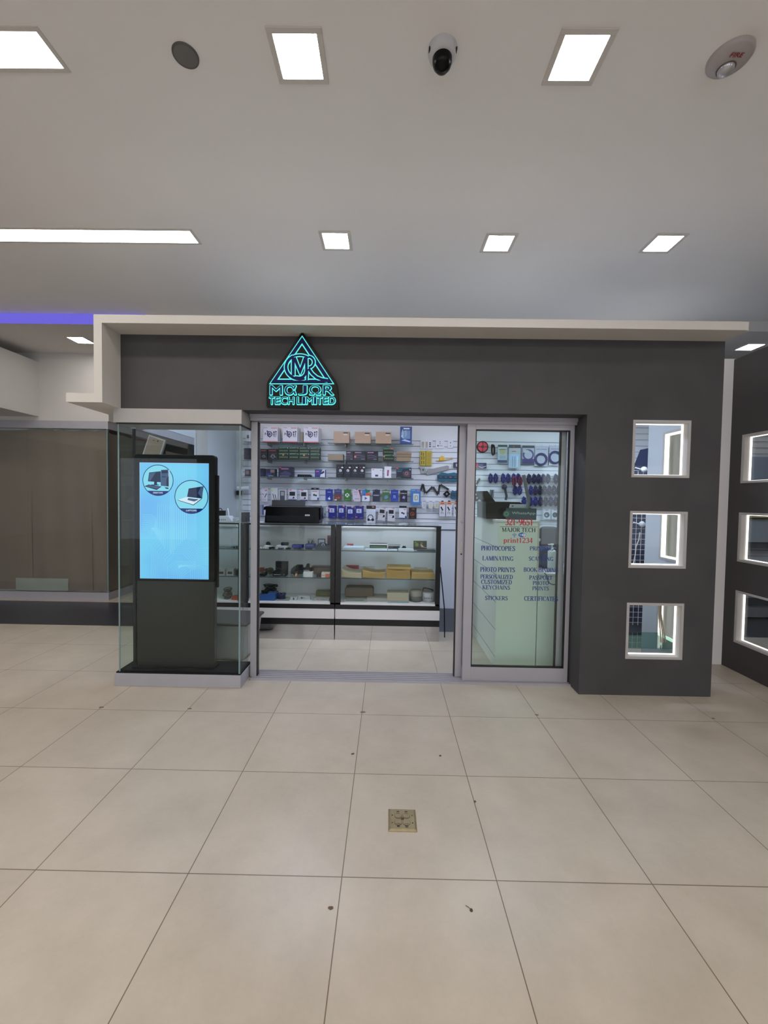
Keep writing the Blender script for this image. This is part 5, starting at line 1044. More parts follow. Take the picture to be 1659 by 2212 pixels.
boxon('orange_white_box', 'small orange and white carton at the right front of the middle shelf', 'box', None, (694.5, 1237, 712.5, 1247.5), Z2, .06, (214, 206, 202), [(.45, 0, 1, .75, (204, 108, 74)), (.05, .35, .4, .5, (206, 120, 100))])
pack('red_carton_edge', 'small red and brown carton at the left end behind the beige leads', 'box', None, (560, 1227, 568, 1243), 2.95, .05, (150, 84, 66), (), zb=Z2+.001)
# middle counter, deck
boxon('blue_box', 'bright blue carton on the counter floor, far left', 'box', None, (560, 1284, 594, 1303), Z0, .14, (40, 84, 152), (), 2.70)
zz = at(577, 1284, 2.70).z
lump('black_strap', 'black coiled strap lying on the bright blue carton', 'strap', 562, 578, 1286, zz+.002, .03, M_BLKM, 11, 6)
lump('black_cable_coil', 'large black cable coil behind the bright blue carton', 'cable', 563, 600, 1280, Z0, .11, C(30, 30, 34), 12, 8, dep=.12)
lump('blue_cable_coil', 'navy and violet netted cable beside the blue carton', 'cable', 595, 616, 1296, Z0, .06, C(40, 40, 92), 13, 8, dep=.1)
pack('clear_sleeve', 'flat pale plastic sleeve on the counter floor beside the blue carton', 'sleeve', None, (586, 1297, 624, 1302.5), 2.71, .16, (146, 150, 146), (), zb=Z0+.001)
pack('white_pack', 'small white card pack with two black dots on the counter floor', 'package', None, (627, 1290, 641.5, 1302.5), 2.74, .03, (176, 178, 178), [('d', .5, .6, .1, (40, 40, 44)), ('d', .5, .3, .1, (40, 40, 44))], zb=Z0+.001)
pack('white_pouch', 'clear topped white pouch in the middle of the counter floor', 'package', None, (644, 1287, 670, 1302), 2.76, .03, (170, 174, 178), [('d', .3, .45, .07, (60, 62, 66)), (.35, .4, .55, .5, (70, 72, 76)), (0, 0, 1, .12, (196, 200, 204))], zb=Z0+.001)
boxon('olive_box', 'olive green flat case at the back right of the counter floor', 'case', None, (682, 1278.5, 713, 1292), Z0, .1, (92, 92, 52), [(.3, .4, .8, .7, (104, 104, 62))], 2.85)
boxon('white_booklet', 'flat white and grey booklet pack at the right front of the counter floor', 'package', None, (677, 1293, 711, 1302.5), Z0, .08, (150, 150, 152), [(0, 0, 1, .2, (222, 222, 224)), (.2, .5, .35, .75, (186, 90, 84)), (.45, .5, .9, .7, (110, 112, 116))], 2.71)
# right counter, top shelf
boxon('paper_tray', 'shallow white tray with a pale blue sheet at the left of the top shelf', 'tray', None, (740, 1184, 785, 1192), Z1, .2, (206, 212, 224), [(.02, .1, .98, .2, (130, 136, 150))], 2.715)
pack('blue_sheet', 'pale blue sheet lying in the shallow white tray', 'paper', None, (744, 1183.6, 783, 1184), 2.73, .16, (206, 226, 246), (), zb=at(760, 1184, 2.715).z+.0012, zt=at(760, 1184, 2.715).z+.003)
pack('red_box', 'small red and white carton behind the shallow white tray', 'box', None, (749.5, 1175, 763, 1184), 2.96, .03, (190, 80, 84), [(0, 0, .5, .6, (210, 210, 214))], zb=Z1+.001)
pack('white_notepad', 'white notepad lying at the front middle of the top shelf', 'paper', None, (788, 1188.5, 836, 1192.5), 2.72, .16, (212, 220, 230), (), zb=Z1+.001)
pack('notebook_stack', 'black notebook with white cover and green edge at the back of the top shelf', 'notebook', None, (798.5, 1175, 836, 1186), 2.93, .07, (26, 28, 32), [(0, .72, 1, 1, (222, 226, 232)), (.05, .2, .95, .36, (140, 186, 120))], zb=Z1+.001)
pack('printed_card', 'white printed card lying right of the notepad', 'card', None, (838, 1189, 858, 1192.5), 2.72, .13, (204, 212, 222), [(.2, .3, .8, .6, (110, 116, 130))], zb=Z1+.001)
pack('card_reader', 'black device in a white sleeve at the back, right of the notebook', 'electronic device', None, (838.5, 1178, 865, 1188), 2.90, .05, (30, 32, 40), [(0, .8, 1, 1, (200, 204, 214)), (.05, .4, .4, .55, (100, 104, 116)), (.94, 0, 1, 1, (190, 194, 204))], zb=Z1+.001)
lump('black_lead', 'small black lead with plug right of the card reader', 'cable', 867, 879, 1186, Z1, .03, M_BLKM, 21, 5, dep=.05)
pack('white_envelope', 'white envelope lying at the right front of the top shelf', 'paper', None, (861, 1188, 894, 1193), 2.72, .15, (208, 216, 226), [(.9, .1, 1, .9, (230, 240, 250))], zb=Z1+.001)
pack('photo_print', 'framed outdoor photo print standing on the right of the top shelf', 'photo', None, (893, 1168.5, 922, 1190.5), 2.86, .006, (70, 76, 50), [(0, .55, 1, 1, (60, 66, 44)), (0, 0, 1, .22, (50, 44, 40)), ('p', [(.5,.75),(.65,.85),(.72,.7),(.6,.6)], (150, 96, 84)), ('p', [(.5,.6),(.62,.6),(.8,.3),(.98,.25),(.96,.2),(.6,.3)], (196, 176, 150)), ('d', .25, .55, .14, (120, 132, 80)), ('d', .15, .8, .1, (96, 110, 60))], zb=Z1+.001)
pack('glossy_device', 'glossy dark flat device before the photo print', 'electronic device', None, (895, 1189, 941, 1194), 2.72, .12, (58, 62, 74), [(0, .3, .12, .9, (190, 214, 236))], zb=Z1+.001)
# right counter, middle shelf: envelopes as curved stacks
def envelopes(label, group, px0, px1, pyt, zs, rgb, dep, sag, ends=0, Y=2.72):
    x0 = at(px0, 1240, Y).x; x1 = at(px1, 1240, Y).x; zt_ = at((px0+px1)/2, pyt, Y).z; n = 14
    mm = mat('envelope_%d_%d_%d' % rgb, rgb, .7, noise=.1, nscale=30); m = MB(); top = []; bot = []
    for i in range(n+1):
        u = i/n; z = zs+.002+(zt_-zs)*(1-sag*math.sin(math.pi*u)*.5)+ends*(1-u)**3*.03; top.append((x0+(x1-x0)*u, z)); bot.append((x0+(x1-x0)*u, zs+.001+ends*(1-u)**4*.006))
    for i in range(n): m.prism([bot[i], bot[i+1], top[i+1], top[i]], Y, Y+dep, mm)
    L_ = max(2, int((zt_-zs)/.006)); dark = mat('envelope_line_%d' % rgb[0], tuple(int(v*.72) for v in rgb), .8)
    for k in range(1, L_):
        m.stroke([(bot[i][0], bot[i][1]+(top[i][1]-bot[i][1])*k/L_) for i in range(n+1)], .0012, Y-.0006, dark)
    return tag(m.build('envelope_stack'), label, 'envelopes', group)
GE = 'envelope stacks on the middle shelf of the right counter'
envelopes('fanned cream envelopes at the left end of the middle shelf', GE, 738, 781, 1238, Z2, (196, 184, 158), .26, .3, 1.4)
envelopes('low curved stack of tan envelopes, second from left', GE, 783, 832.5, 1237, Z2, (188, 156, 98), .24, .3, .8, 2.725)
envelopes('tallest stack of tan envelopes, with a second heap on it', GE, 835, 886, 1231.5, Z2, (186, 150, 84), .24, .15, 0, 2.715)
z_ = at(860, 1230.5, 2.72).z
envelopes('upper heap of tan envelopes on the tallest stack', GE, 836, 888, 1226, z_, (196, 162, 96), .22, .2, 0, 2.725)
envelopes('wide flat stack of tan envelopes at the right end', GE, 889, 938.5, 1238, Z2, (192, 160, 100), .26, .1, 0, 2.72)
pack('red_folder', 'dark red folder behind the cream envelopes', 'folder', None, (747, 1221.5, 775, 1240), 3.0, .02, (134, 36, 48), (), zb=Z2+.001)
pack('white_folder', 'white folded papers behind the second envelope stack', 'paper', None, (778, 1222.5, 809, 1240), 3.0, .02, (176, 178, 190), (), zb=Z2+.001)
pack('white_folder', 'white folded papers behind the rightmost envelope stack', 'paper', None, (894, 1225.5, 923, 1240), 3.0, .02, (184, 182, 180), (), zb=Z2+.001)
# right counter, deck
t = thing('stationery_bag', 'grey brown padded bag on clear packs at the left of the counter floor', 'bag', tuple(at(776, 1290, 2.85)))
q0 = at(744.5, 1290, 2.84); q1 = at(807, 1269.5, 2.84); m = MB(); m.prism(rr((q0.x+q1.x)/2, (Z0+.025+q1.z)/2, (q1.x-q0.x)/2, (q1.z-Z0-.025)/2, .03), 2.82, 2.98, mat('grey_brown_fabric', (104, 94, 84), .8, noise=.1, nscale=20)); m.build('bag_body', t, bevel=.01)
pack('clear_pack', 'clear flat pack of cards under the padded bag', 'package', None, (744, 1289.5, 793, 1303), 2.72, .2, (146, 146, 138), [(.05, .3, .85, .9, (112, 118, 108)), (.05, .1, .9, .2, (196, 198, 194))], zb=Z0+.001, zt=Z0+.024)
pack('paper_stack', 'loose white and grey papers on the counter floor, centre left', 'paper', None, (792, 1286, 838, 1304), 2.73, .22, (164, 160, 156), [(0, .5, 1, .54, (120, 118, 116)), (0, .25, 1, .28, (130, 128, 126))], zb=Z0+.001, zt=Z0+.035)
pack('teal_folder', 'pale teal folder at the front of the counter floor under the cream box', 'folder', None, (838, 1302, 884, 1306), 2.70, .26, (130, 158, 160), (), zb=Z0+.001, zt=Z0+.010)
boxon('cream_box', 'cream carton with pink edge on the pale teal folder', 'box', None, (836, 1281, 883, 1301), Z0+.0105, .14, (176, 168, 146), [(0, 0, 1, .22, (196, 164, 150))], 2.74)
t = thing('disc_spindle', 'round tub of blank discs with clear lid on the counter floor', 'disc tub', tuple(at(898, 1306, 2.79)))
q = at(898, 1306, 2.79); r = at(911, 1300, 2.79).x-q.x
MB().lathe((q.x, 2.80, Z0+.001), [(0, 0), (r, 0), (r, .055), (0, .055)], C(92, 90, 88), 30).build('disc_stack', t); MB().lathe((q.x, 2.80, Z0+.056), [(r*1.02, 0), (r*1.02, .05), (r*.9, .062), (r*.25, .064), (0, .07)], C(150, 144, 136), 30).build('lid', t)
t = thing('label_roll', 'tub with white printed label beside the disc tub', 'tub', tuple(at(925, 1306, 2.79)))
q = at(925, 1306, 2.79); MB().lathe((q.x, 2.80, Z0+.001), [(0, 0), (r*.98, 0), (r*.98, .09), (r*.9, .096), (0, .096)], C(190, 190, 196), 30).build('tub', t)
m = MB()
for k in range(4): m.ring(0, 0, 0, 0, 0, C(70, 74, 96), 1) if False else m.box(q.x-.05+.022*k, q.x-.036+.022*k, 2.80-r*.98-.002+.004*abs(k-1.5), 2.80-r*.9, Z0+.04, Z0+.05, C(80, 84, 104))
m.build('label_print', t)
t2 = MB(); t2.tube([(q.x-.045, 2.86, Z0+.13), (q.x+.02, 2.86, Z0+.118), (q.x+.06, 2.86, Z0+.105)], .007, C(50, 48, 50), 8); t2.tube([(q.x-.045, 2.86, Z0+.13), (q.x-.055, 2.86, Z0+.098)], .006, C(50, 48, 50), 8); t2.tube([(q.x+.06, 2.86, Z0+.105), (q.x+.05, 2.86, Z0+.098)], .006, C(50, 48, 50), 8)
t2.build('handle', t)
# black trim leaning at the right of the counter
m = MB(); a = at(951.5, 1228, 2.75); c = at(960.5, 1317, 2.69); m.tube([(a.x+.01, 2.84, a.z), (c.x+.012, 2.80, .32), (c.x+.02, 2.79, .003)], .006, M_BLKM, 6); tag(m.build('leaning_rod'), 'thin black rod leaning against the right side of the right counter', 'rod')
# left counter: router and things seen through the showcase
t = thing('wifi_router', 'white router with two aerials on the left counter, behind the totem', 'router', (-1.60, 2.8, CH+.001))
a = at(466, 1124, 2.75); c = at(500, 1115, 2.75); m = MB(); m.prism([(a.x, CH+.002), (c.x+.02, CH+.002), (c.x, CH+.022), (c.x-.03, c.z), (a.x, c.z)], 2.74, 2.86, C(206, 212, 222))
for k in range(5): m.box(a.x+.02+.02*k, a.x+.028+.02*k, 2.738, 2.74, CH+.02, CH+.032, C(60, 64, 72))
m.build('body', t, bevel=.003)
for px in (492, 470): m = MB(); q = at(px, 1098, 2.86); m.tube([(q.x+.01, 2.85, CH+.03), (q.x+.012, 2.86, q.z-.06), (q.x-.004, 2.87, q.z)], .006, C(220, 224, 232), 8); m.build('antenna', t)
t = thing('power_adapter', 'black square adapter with a cable loop on top of the white router', 'adapter', tuple(at(477, 1114, 2.8)))
a = at(470.5, 1114, 2.79); c = at(485, 1103, 2.79); m = MB(); m.box(a.x, c.x, 2.79, 2.83, at(477, 1115, 2.75).z+.003, c.z, M_BLKM); m.build('body', t, bevel=.004)
m = MB(); m.tube([at(472+4*(1-math.cos(k/8*math.pi))*1.0, 1104-6*math.sin(k/8*math.pi), 2.81) for k in range(9)], .004, M_BLKM, 6); m.build('cable', t)
m = MB(); m.tube([at(x, y, 2.70-.0) for x, y in ((517, 1122.5), (511, 1124), (509, 1130), (511.5, 1137), (519, 1141), (530, 1143), (538, 1142.5))], .006, C(214, 220, 228), 8); tag(m.build('white_cable'), 'white cable hanging over the front edge of the left counter', 'cable')
pack('white_adapter', 'small flat white box on the left counter beside the white cable', 'box', None, (503, 1119.5, 518, 1124.5), 2.72, .08, (176, 186, 194), (), zb=CH+.001)
pack('speaker_box', 'black rounded speaker on the counter behind the corner of the showcase', 'speaker', None, (521, 1107, 534, 1129), 2.76, .08, (40, 38, 46), (), zb=CH+.001)
t = thing('bullet_camera', 'white cylindrical security camera on a black mount, seen through the showcase corner', 'security camera', tuple(at(527, 1062, 3.9)))
a = at(514, 1055, 3.86); c = at(539.5, 1054.5, 3.86); MB().cyl(a, c, .030, C(222, 224, 232), 18).build('barrel', t); q = at(514, 1063, 3.88); MB().box(q.x-.02, q.x+.025, 3.87, 3.958, q.z-.04, q.z+.02, M_BLKM).build('mount', t)
boxon('grey_box', 'grey flat carton on the top shelf of the left counter', 'box', None, (474, 1181, 499, 1187.5), Z1, .08, (120, 134, 140), [(.1, .2, .6, .6, (160, 172, 176))])
boxon('black_device', 'black device with round knobs on the top shelf of the left counter', 'electronic device', None, (504, 1181, 520, 1188), Z1, .08, (44, 48, 54), [('d', .3, .5, .1, (150, 156, 164)), ('d', .7, .5, .1, (190, 196, 204))])
for i, (x0, x1) in enumerate(((470, 485.5), (489, 504.5))):
    boxon('white_box', 'white square carton with black picture, %s of the pair on the left counter' % ('left', 'right')[i], 'box', 'pair of white cartons in the left counter', (x0, 1229, x1, 1244), Z2, .08, (168, 170, 172), [(.2, .25, .8, .6, (40, 44, 48)), (.05, .78, .45, .9, (190, 100, 90) if i == 0 else (150, 152, 156))])
boxon('black_box', 'black carton right of the two white cartons in the left counter', 'box', None, (508.5, 1231, 524, 1244), Z2, .08, (40, 42, 44))
lump('grey_lead', 'heap of brown grey leads on the floor of the left counter', 'cable', 474, 500, 1296, Z0, .11, C(86, 80, 74), 31, 8, dep=.12)
boxon('orange_pouch', 'orange pouch on the floor of the left counter', 'pouch', None, (500, 1289, 522, 1301), Z0, .08, (186, 80, 62), [(.1, .3, .9, .6, (206, 100, 76))])

# ------------------------------------------------------------------ service desk behind the sliding door
t = thing('service_desk', 'tall white panelled service desk with seams, behind the sliding door', 'desk', (1.29, 2.5, 0))
M_DESK = mat('desk_panel', (228, 232, 228), .5)
MB().box(1.115, 1.47, 2.02, 2.98, 0, 1.285, M_DESK).build('body', t)
MB().box(1.105, 1.475, 2.01, 2.99, 1.286, 1.305, M_LAMW).build('worktop', t, bevel=.003)
m = MB()
for z in (1.06, .82, .58, .34, .10): m.box(1.1135, 1.1155, 2.02, 2.98, z, z+.006, M_GROOVE)
m.build('panel_joint', t)
MB().box(1.462, 1.472, 2.005, 2.02, .86, 1.28, C(206, 196, 190)).build('cable_channel', t)
q = at(1163.5, 1166, 2.0); MB().box(q.x-.010, q.x+.012, 1.992, 2.005, q.z-.012, q.z+.012, C(220, 216, 206)).build('channel_clip', t)
t = thing('low_desk', 'lower white desk joined to the right of the tall service desk', 'desk', (1.9, 2.3, 0))
MB().box(1.478, 2.2, 2.02, 2.60, 0, .825, M_DESK).build('body', t); MB().box(1.476, 2.21, 2.01, 2.61, .826, .845, M_LAMW).build('desktop', t, bevel=.003)
# second printer
t = thing('printer', 'black office printer with a tilted output tray on the tall service desk', 'printer', (1.2, 2.2, 1.305))
PY = 2.16; zb = 1.3055; a = at(1050, 1121, PY); c = at(1160, 1085, PY)
m = MB(); m.prism([(a.x, zb), (c.x, zb), (c.x, c.z-.06), (c.x-.05, c.z-.055), (a.x+.30, c.z), (a.x-.005, c.z)], PY, PY+.38, M_BLKG); m.build('body', t, bevel=.006)
b1 = [at(x, y, PY+.1) for x, y in ((1035, 1061), (1052, 1060.5), (1069, 1084), (1051, 1085))]
m = MB(); m.prism(CCW([(q.x, q.z) for q in b1]), PY+.08, PY+.30, M_BLKM); m.build('paper_tray', t)
a2 = at(1101, 1097, PY-.01); c2 = at(1139, 1089.5, PY-.01); m = MB(); m.prism([(a2.x-.004, a2.z), (c2.x, a2.z), (c2.x-.004, c2.z), (a2.x+.004, c2.z)], PY-.03, PY-.001, C(176, 182, 190)); m.stroke([(a2.x+.012, (a2.z+c2.z)/2), (a2.x+.028, (a2.z+c2.z)/2)], .010, PY-.031, C(60, 66, 84)); m.build('control_panel', t)
m = MB(); m.box(a.x+.01, c.x-.02, PY-.004, PY-.001, zb+.01, zb+.05, M_BLKM); m.build('front_door', t)
t = thing('notice_board', 'dark green grey notice with round green emblem standing before the second printer', 'notice', tuple(at(1126, 1119, 2.06)))
a = at(1093, 1119, 2.06); c = at(1159, 1098.5, 2.06); m = MB(); m.box(a.x, c.x, 2.06, 2.066, 1.3055, c.z, C(58, 72, 82)); m.build('board', t)
m = MB(); m.text('WhatsApp', (a.x+c.x)/2+.02, (1.3055+c.z)/2+.006, .028, 2.0592, C(170, 182, 186), w=(c.x-a.x)*.78, bold=.015); m.build('lettering', t)
q = at(1094, 1110, 2.055); m = MB(); m.disc(q.x, q.z, .030, 2.055, C(64, 104, 92), 24); m.ring(q.x, q.z, .013, .018, 2.0545, C(130, 160, 150), 20); m.build('emblem', t)
t = thing('gooseneck_stand', 'grey curved neck rising from behind the second printer', 'stand', tuple(at(1139, 1097, 2.12)))
MB().tube([at(x, y, 2.105) for x, y in ((1131, 1026), (1132.5, 1034), (1135, 1046), (1138, 1060), (1141, 1074), (1142, 1086), (1139, 1100))], .015, C(104, 104, 112), 12).build('neck', t)
q = at(1139, 1099, 2.105); MB().lathe((q.x, 2.105, 1.3055), [(0, 0), (.03, 0), (.028, .012), (.016, .02), (.015, q.z-1.29)], C(104, 108, 112), 24).build('foot', t)
# things on the low desk
t = thing('sanitizer_bottle', 'white pump bottle with a clear nozzle on the low desk', 'bottle', (1.57, 2.12, .846))
q = at(1191.5, 1221, 2.12); r = (at(1200, 1200, 2.12).x-at(1183, 1200, 2.12).x)/2; zs_ = at(1191, 1189, 2.12).z
MB().lathe((q.x, 2.12, .846), [(0, 0), (r, 0), (r, zs_-.846-.01), (r*.85, zs_-.846), (r*.4, zs_-.846+.008), (0, zs_-.846+.008)], C(206, 214, 216), 26).build('body', t)
MB().lathe((q.x, 2.12, zs_+.008), [(.012, 0), (.012, .02), (.006, .022), (.005, .04), (.014, .042), (.014, .052), (0, .052)], C(226, 230, 226), 16).box(q.x-.035, q.x, 2.114, 2.126, zs_+.048, zs_+.058, C(226, 230, 226)).build('pump', t)
M_NAVYB = mat('navy_cloth', (40, 52, 92), .7, noise=.15, nscale=12)
t = thing('backpack', 'dark blue bag on the low desk behind the pump bottle', 'bag', (1.62, 2.4, .846))
a = at(1160, 1240, 2.35); c = at(1206, 1182, 2.35); m = MB(); m.prism(rr((max(a.x, 1.49)+c.x)/2, (.847+c.z)/2, (c.x-max(a.x, 1.49))/2, (c.z-.847)/2, .04), 2.26, 2.45, M_NAVYB); m.build('bag_body', t, bevel=.012)
m = MB(); m.prism(rr((max(a.x, 1.49)+c.x)/2, .93, (c.x-max(a.x, 1.49))/2*.8, .06, .03), 2.245, 2.26, M_NAVYB); m.build('front_pocket', t, bevel=.006)
t = thing('office_chair', 'dark purple brown office chair behind the low desk', 'chair', (1.95, 3.0, 0))
PUR = mat('dark_chair_fabric', (46, 38, 50), .7); a = at(1166, 1180, 2.95); c = at(1207, 1138, 2.95)
m = MB(); m.prism(rr((a.x+c.x)/2, (.95+c.z)/2, (c.x-a.x)/2, (c.z-.95)/2, .05), 2.93, 3.0, PUR); m.build('backrest', t, bevel=.02)
cx_ = (a.x+c.x)/2; MB().prism(rr(cx_, .50, .24, .04, .03), 3.0, 3.42, PUR).build('seat', t, bevel=.02); MB().cyl((cx_, 3.2, .08), (cx_, 3.2, .46), .025, M_BLKM).build('gas_column', t)
for k in range(5):
    an = 2*math.pi*k/5; e = Vector((cx_+.27*math.cos(an), 3.2+.27*math.sin(an), .05)); g_ = MB().tube([(cx_, 3.2, .10), e+Vector((0, 0, .02))], .018, M_BLKM).build('leg', t); MB().cyl(e-Vector((.012, 0, .025)), e+Vector((.012, 0, -.025)), .025, M_BLKM, 14).build('caster', g_)
MB().box(cx_-.03, cx_+.03, 3.0, 3.04, .46, .98, M_BLKM).build('back_support', t)
m = MB(); m.tube([at(x, y, 1.995) for x, y in ((1176, 1237.5), (1180, 1242), (1183, 1252), (1187, 1260), (1195, 1263), (1203, 1262), (1207, 1257))], .004, C(50, 66, 76), 8); tag(m.build('black_cable'), 'thin dark cable looping down the front of the low desk', 'cable')

# ------------------------------------------------------------------ storage tote behind the totem
t = thing('storage_tote', 'large translucent storage tub with a dark grey lid beside the totem', 'storage box', (-1.25, 2.15, 0))
M_TOTE = mat('tote_plastic', (150, 152, 150), .35); M_LID = mat('tote_lid', (72, 72, 70), .5)
Rz = Matrix.Translation((-1.30, 2.24, 0)) @ Matrix.Rotation(math.radians(-4), 4, 'Z')
m = MB(Rz); w0, w1, d0, d1 = .20, .235, .17, .20
m.add([(-w0, -d0, 0), (w0, -d0, 0), (w0, d0, 0), (-w0, d0, 0), (-w1, -d1, .325), (w1, -d1, .325), (w1, d1, .325), (-w1, d1, .325)], [(3,2,1,0),(0,1,5,4),(1,2,6,5),(2,3,7,6),(3,0,4,7)], M_TOTE)
m.build('tub', t, bevel=.03); m = MB(Rz); m.box(-.25, .25, -.215, .215, .327, .355, M_LID); m.build('lid', t, bevel=.02)
m = MB(Rz); m.box(.237, .25, -.05, .05, .27, .32, M_LID); m.build('latch', t, bevel=.005)
t = thing('framed_board', 'tilted brown panel in a grey frame seen above the totem through the showcase', 'panel', tuple(at(330, 1000, 3.0)))
pp = [at(x, y, 3.0) for x, y in ((322, 939), (358, 951), (333, 1024), (297, 1012))]
dz = pp[3]; m = MB(); lst = CCW([(p.x, p.z) for p in pp]); m.prism(lst, 3.0, 3.03, M_ALU2); m.build('frame', t)
cxx = sum(p[0] for p in lst)/4; czz = sum(p[1] for p in lst)/4; m = MB(); m.face([(cxx+(x-cxx)*.86, czz+(z-czz)*.94) for x, z in lst], 2.999, M_KRAFT)
q = at(341, 953, 2.998); m.disc(q.x, q.z, .008, 2.998, M_BLKM); q = at(332, 951, 2.998); m.disc(q.x, q.z, .006, 2.998, M_BLKM); m.build('board', t)
for px in (305, 325): q = at(px, 1010, 3.01); MB().box(q.x-.012, q.x+.012, 3.03, 3.055, 0, q.z+.02, M_ALU2).build('stand_leg', t)

# ------------------------------------------------------------------ behind the small windows
t = thing('wire_grid', 'white wire grid panel seen through the small windows', 'grid panel', tuple(at(1380, 1400, 3.3)))
GYY = 3.30; x0 = at(1361, 1200, GYY).x; x1 = x0+.42
m = MB()
for k in range(8): m.cyl((x0+.06*k, GYY, .02), (x0+.06*k, GYY, 1.85), .003, C(222, 224, 230), 6)
m.build('upright_wires', t); m = MB()
for k in range(30): m.cyl((x0, GYY+.004, .05+.062*k), (x1, GYY+.004, .05+.062*k), .0025, C(222, 224, 230), 6)
m.build('cross_wires', t)
for z in (1.86, 1.22, .52): m = MB(); m.lathe((x0+.12, GYY-.01, z), [(0, -.02), (.03, -.018), (.035, 0), (.03, .015)], C(226, 228, 232), 16, 'y'); m.tube([(x0+.02, GYY-.01, z+.02), (x0+.12, GYY-.01, z-.01), (x0+.24, GYY-.01, z+.01)], .008, C(222, 224, 230), 8); m.build('clamp', t)
tag(MB().prism(CCW([(x0-.3, .0), (x0+.35, .0), (x0+.35, 2.15), (x0+.22, 2.12), (x0+.16, 1.95), (x0-.3, 1.95)]), 3.5, 3.54, mat('navy_drape', (34, 40, 72), .8, noise=.2, nscale=6)).build('navy_drape'), 'dark navy hanging cloth behind the wire grid', 'cloth')
m = MB(); m.tube([at(x, y, 1.75) for x, y in ((1368, 1218), (1372, 1200), (1374, 1180), (1380, 1166), (1382, 1150))], .004, C(226, 226, 228), 6); tag(m.build('white_cable'), 'white cable dangling inside the middle small window', 'cable')
tag(MB().box(2.03, 2.56, 1.66, 2.05, .325, .333, glass('teal_shelf', (198, 226, 218), gain=.8)).build('glass_ledge'), 'pale green glass ledge inside the lowest small window', 'shelf')
m = MB()
for i, dx in enumerate((0, .016, .03)): m.tube([(2.36+dx, 1.76+.01*i, .705), (2.365+dx*.6, 1.77, .58), (2.375+dx*.9, 1.76, .45), (2.385+dx*1.3, 1.76, .345)], .005, C(196, 176, 156), 6)
tag(m.build('cable_drop'), 'beige leads hanging inside the lowest small window', 'cable')
t = thing('goods_panel', 'pegboard card with small colourful goods inside the upper window of the right shop', 'display', (4.0, 3.8, 1.7))
m = MB(); m.box(3.6, 5.2, 3.92, 3.943, 1.5, 2.1, C(150, 166, 190)); m.build('panel', t)
for k, cl in enumerate(((186, 150, 70), (70, 84, 80), (200, 120, 60), (60, 66, 80), (80, 90, 100), (190, 170, 120))):
    m = MB(); cx_ = 4.05+.26*(k % 3); cz_ = 1.95-.2*(k//3); m.prism([(cx_-.09, cz_), (cx_-.02, cz_-.035), (cx_+.09, cz_), (cx_, cz_+.04)], 3.90, 3.92, C(*cl)); m.build('item', t)
tag(MB().box(3.75, 5.4, 3.80, 3.86, 1.30, 1.36, C(196, 190, 120)).box(3.72, 5.4, 3.86, 3.94, .9, 1.38, C(84, 88, 100)).box(3.95, 5.3, 3.84, 3.86, .98, 1.28, C(176, 186, 196)).build('display_cabinet'), 'grey cabinet with a yellow roll on top inside the right shop', 'cabinet')
tag(MB().box(3.7, 5.6, 3.7, 3.94, .03, .55, C(150, 152, 158)).box(3.68, 5.6, 3.69, 3.70, .40, .55, C(60, 64, 74)).box(3.68, 5.6, 3.69, 3.70, .18, .28, C(60, 64, 74)).build('low_cabinet'), 'grey and black low cabinet inside the lowest window of the right shop', 'cabinet')

# ------------------------------------------------------------------ floor fittings and specks
t = thing('floor_outlet', 'square brass floor outlet plate with four hinged lids', 'floor outlet', (.2445, .287, 0))
x0, x1, y0, y1 = .1805, .3085, .2225, .3525; b_ = .009
m = MB(); m.add([(x0, y0, .0), (x1, y0, .0), (x1, y1, .0), (x0, y1, .0), (x0, y0, .002), (x1, y0, .002), (x1, y1, .002), (x0, y1, .002), (x0+b_, y0+b_, .007), (x1-b_, y0+b_, .007), (x1-b_, y1-b_, .007), (x0+b_, y1-b_, .007)],
 [(0,1,5,4),(1,2,6,5),(2,3,7,6),(3,0,4,7),(4,5,9,8),(5,6,10,9),(6,7,11,10),(7,4,8,11),(8,9,10,11)], M_BRASS); m.build('cover_plate', t)
cx_, cy_ = (x0+x1)/2, (y0+y1)/2
for sx in (-1, 1):
    for sy in (-1, 1):
        ox, oy = cx_+sx*.019, cy_+sy*.020
        m = MB(); m.lathe((ox, oy, .007), [(.0185, 0), (.0185, .0008)], M_BRASSD, 8); m.build('hinged_lid', t) if False else None
        m = MB(); n_ = 20; pts = [(ox+max(-.0155, min(.0155, .0175*math.cos(2*math.pi*i/n_))), oy+.0165*math.sin(2*math.pi*i/n_)) for i in range(n_)]
        m.add([(ox+(px_-ox)*1.1, oy+(py_-oy)*1.1, .0072) for px_, py_ in pts], [tuple(range(n_))], M_BRASSD)
        m.add([(px_, py_, .0072) for px_, py_ in pts]+[(px_, py_, .0092) for px_, py_ in pts], [tuple(range(n_, 2*n_))]+[(i, (i+1) % n_, n_+(i+1) % n_, n_+i) for i in range(n_)], M_BRASS)
        m.box(ox-.009, ox+.009, oy+sy*.009-.001, oy+sy*.009+.001, .0092, .0098, M_BRASSD); m.box(ox-.006, ox+.006, oy+sy*.0165, oy+sy*.0165+sy*.010, .0072, .0086, M_BRASSD); m.build('hinged_lid', t)
for sx, sy in ((-1, 1), (1, 1), (-1, -1), (1, -1)): MB().lathe((cx_+sx*.046, cy_+sy*.022, .007), [(0, .0006), (.003, .0006), (.003, 0)], M_BLKM if sx*sy < 0 else M_BRASSD, 12).build('screw', t)
MB().lathe((cx_, cy_, .007), [(0, .0012), (.007, .001), (.007, 0)], M_BRASSD, 16).build('centre_screw', t)
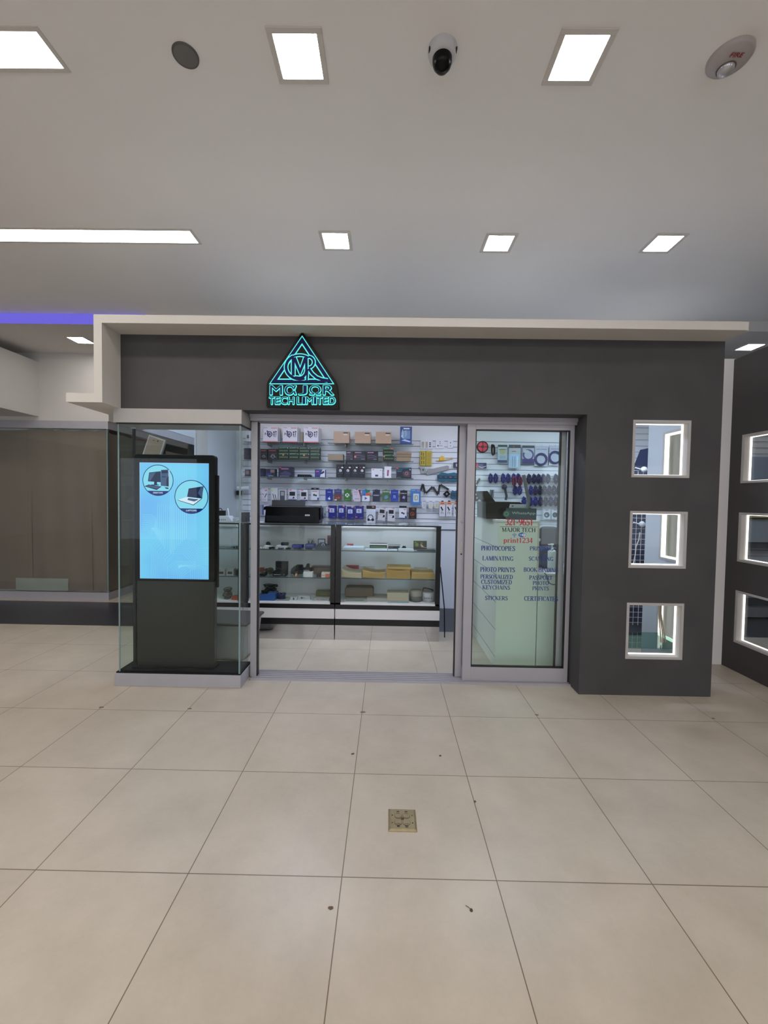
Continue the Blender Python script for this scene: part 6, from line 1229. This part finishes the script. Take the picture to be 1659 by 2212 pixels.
M_SPK = mat('speck_brown', (96, 74, 58), .8); M_SPK2 = mat('speck_grey', (120, 106, 92), .8)
for i, (px, py, r_, mm, lb) in enumerate(((219, 1528, .017, M_SPK2, 'small flat grey stain on a tile joint left of the showcase'), (410, 1531, .015, M_SPK2, 'small flat grey stain on a tile joint before the showcase'), (784, 1538.5, .02, M_SPK2, 'small flat grey stain on a tile joint before the door track'), (1160, 1544.5, .014, M_SPK2, 'small flat grey stain on a tile joint before the sliding door'), (1541, 1552, .012, M_SPK2, 'small flat grey stain on a tile joint by the pillar corner'), (714, 1962, .010, M_SPK, 'round brown leaf bit on the near floor, left'))):
    p = atz(px, py, 0); m = MB(); r = random.Random(i); n_ = 12
    pts = [(p.x+r_*(.7+.5*r.random())*math.cos(2*math.pi*k/n_), p.y+r_*.7*(.7+.5*r.random())*math.sin(2*math.pi*k/n_)) for k in range(n_)]
    m.add([(a, b, .001) for a, b in pts]+[(p.x, p.y, .003)], [(k, (k+1) % n_, n_) for k in range(n_)], mm)
    tag(m.build('floor_stain' if mm is M_SPK2 else 'leaf_bit'), lb, 'stain' if mm is M_SPK2 else 'debris')
for px, py, l, lb in ((762, 1629, .016, 'tiny dark crumb on the floor above the brass outlet, left'), (951, 1633, .011, 'tiny dark crumb on the floor above the brass outlet, right'), (1026, 1732, .008, 'tiny dark crumb on the tile joint right of the outlet')):
    p = atz(px, py, 0); tag(MB().box(p.x-l/2, p.x+l/2, p.y-.004, p.y+.004, .0, .004, M_SPK, Matrix.Translation(p) @ Matrix.Rotation(.4, 4, 'Z') @ Matrix.Translation(-p)).build('crumb'), lb, 'debris')
p = atz(1018, 1967, 0); q = atz(1006, 1957, 0)
m = MB(); m.tube([(q.x, q.y, .002), ((p.x+q.x)/2, (p.y+q.y)/2, .004), (p.x, p.y, .003)], .0012, M_SPK, 5); m.lathe((p.x, p.y, 0), [(.006, 0), (.005, .004), (0, .006)], mat('leaf_dark', (70, 62, 54), .8), 8); tag(m.build('twig_bit'), 'thin dark twig with a leaf tip on the near floor, right', 'debris')
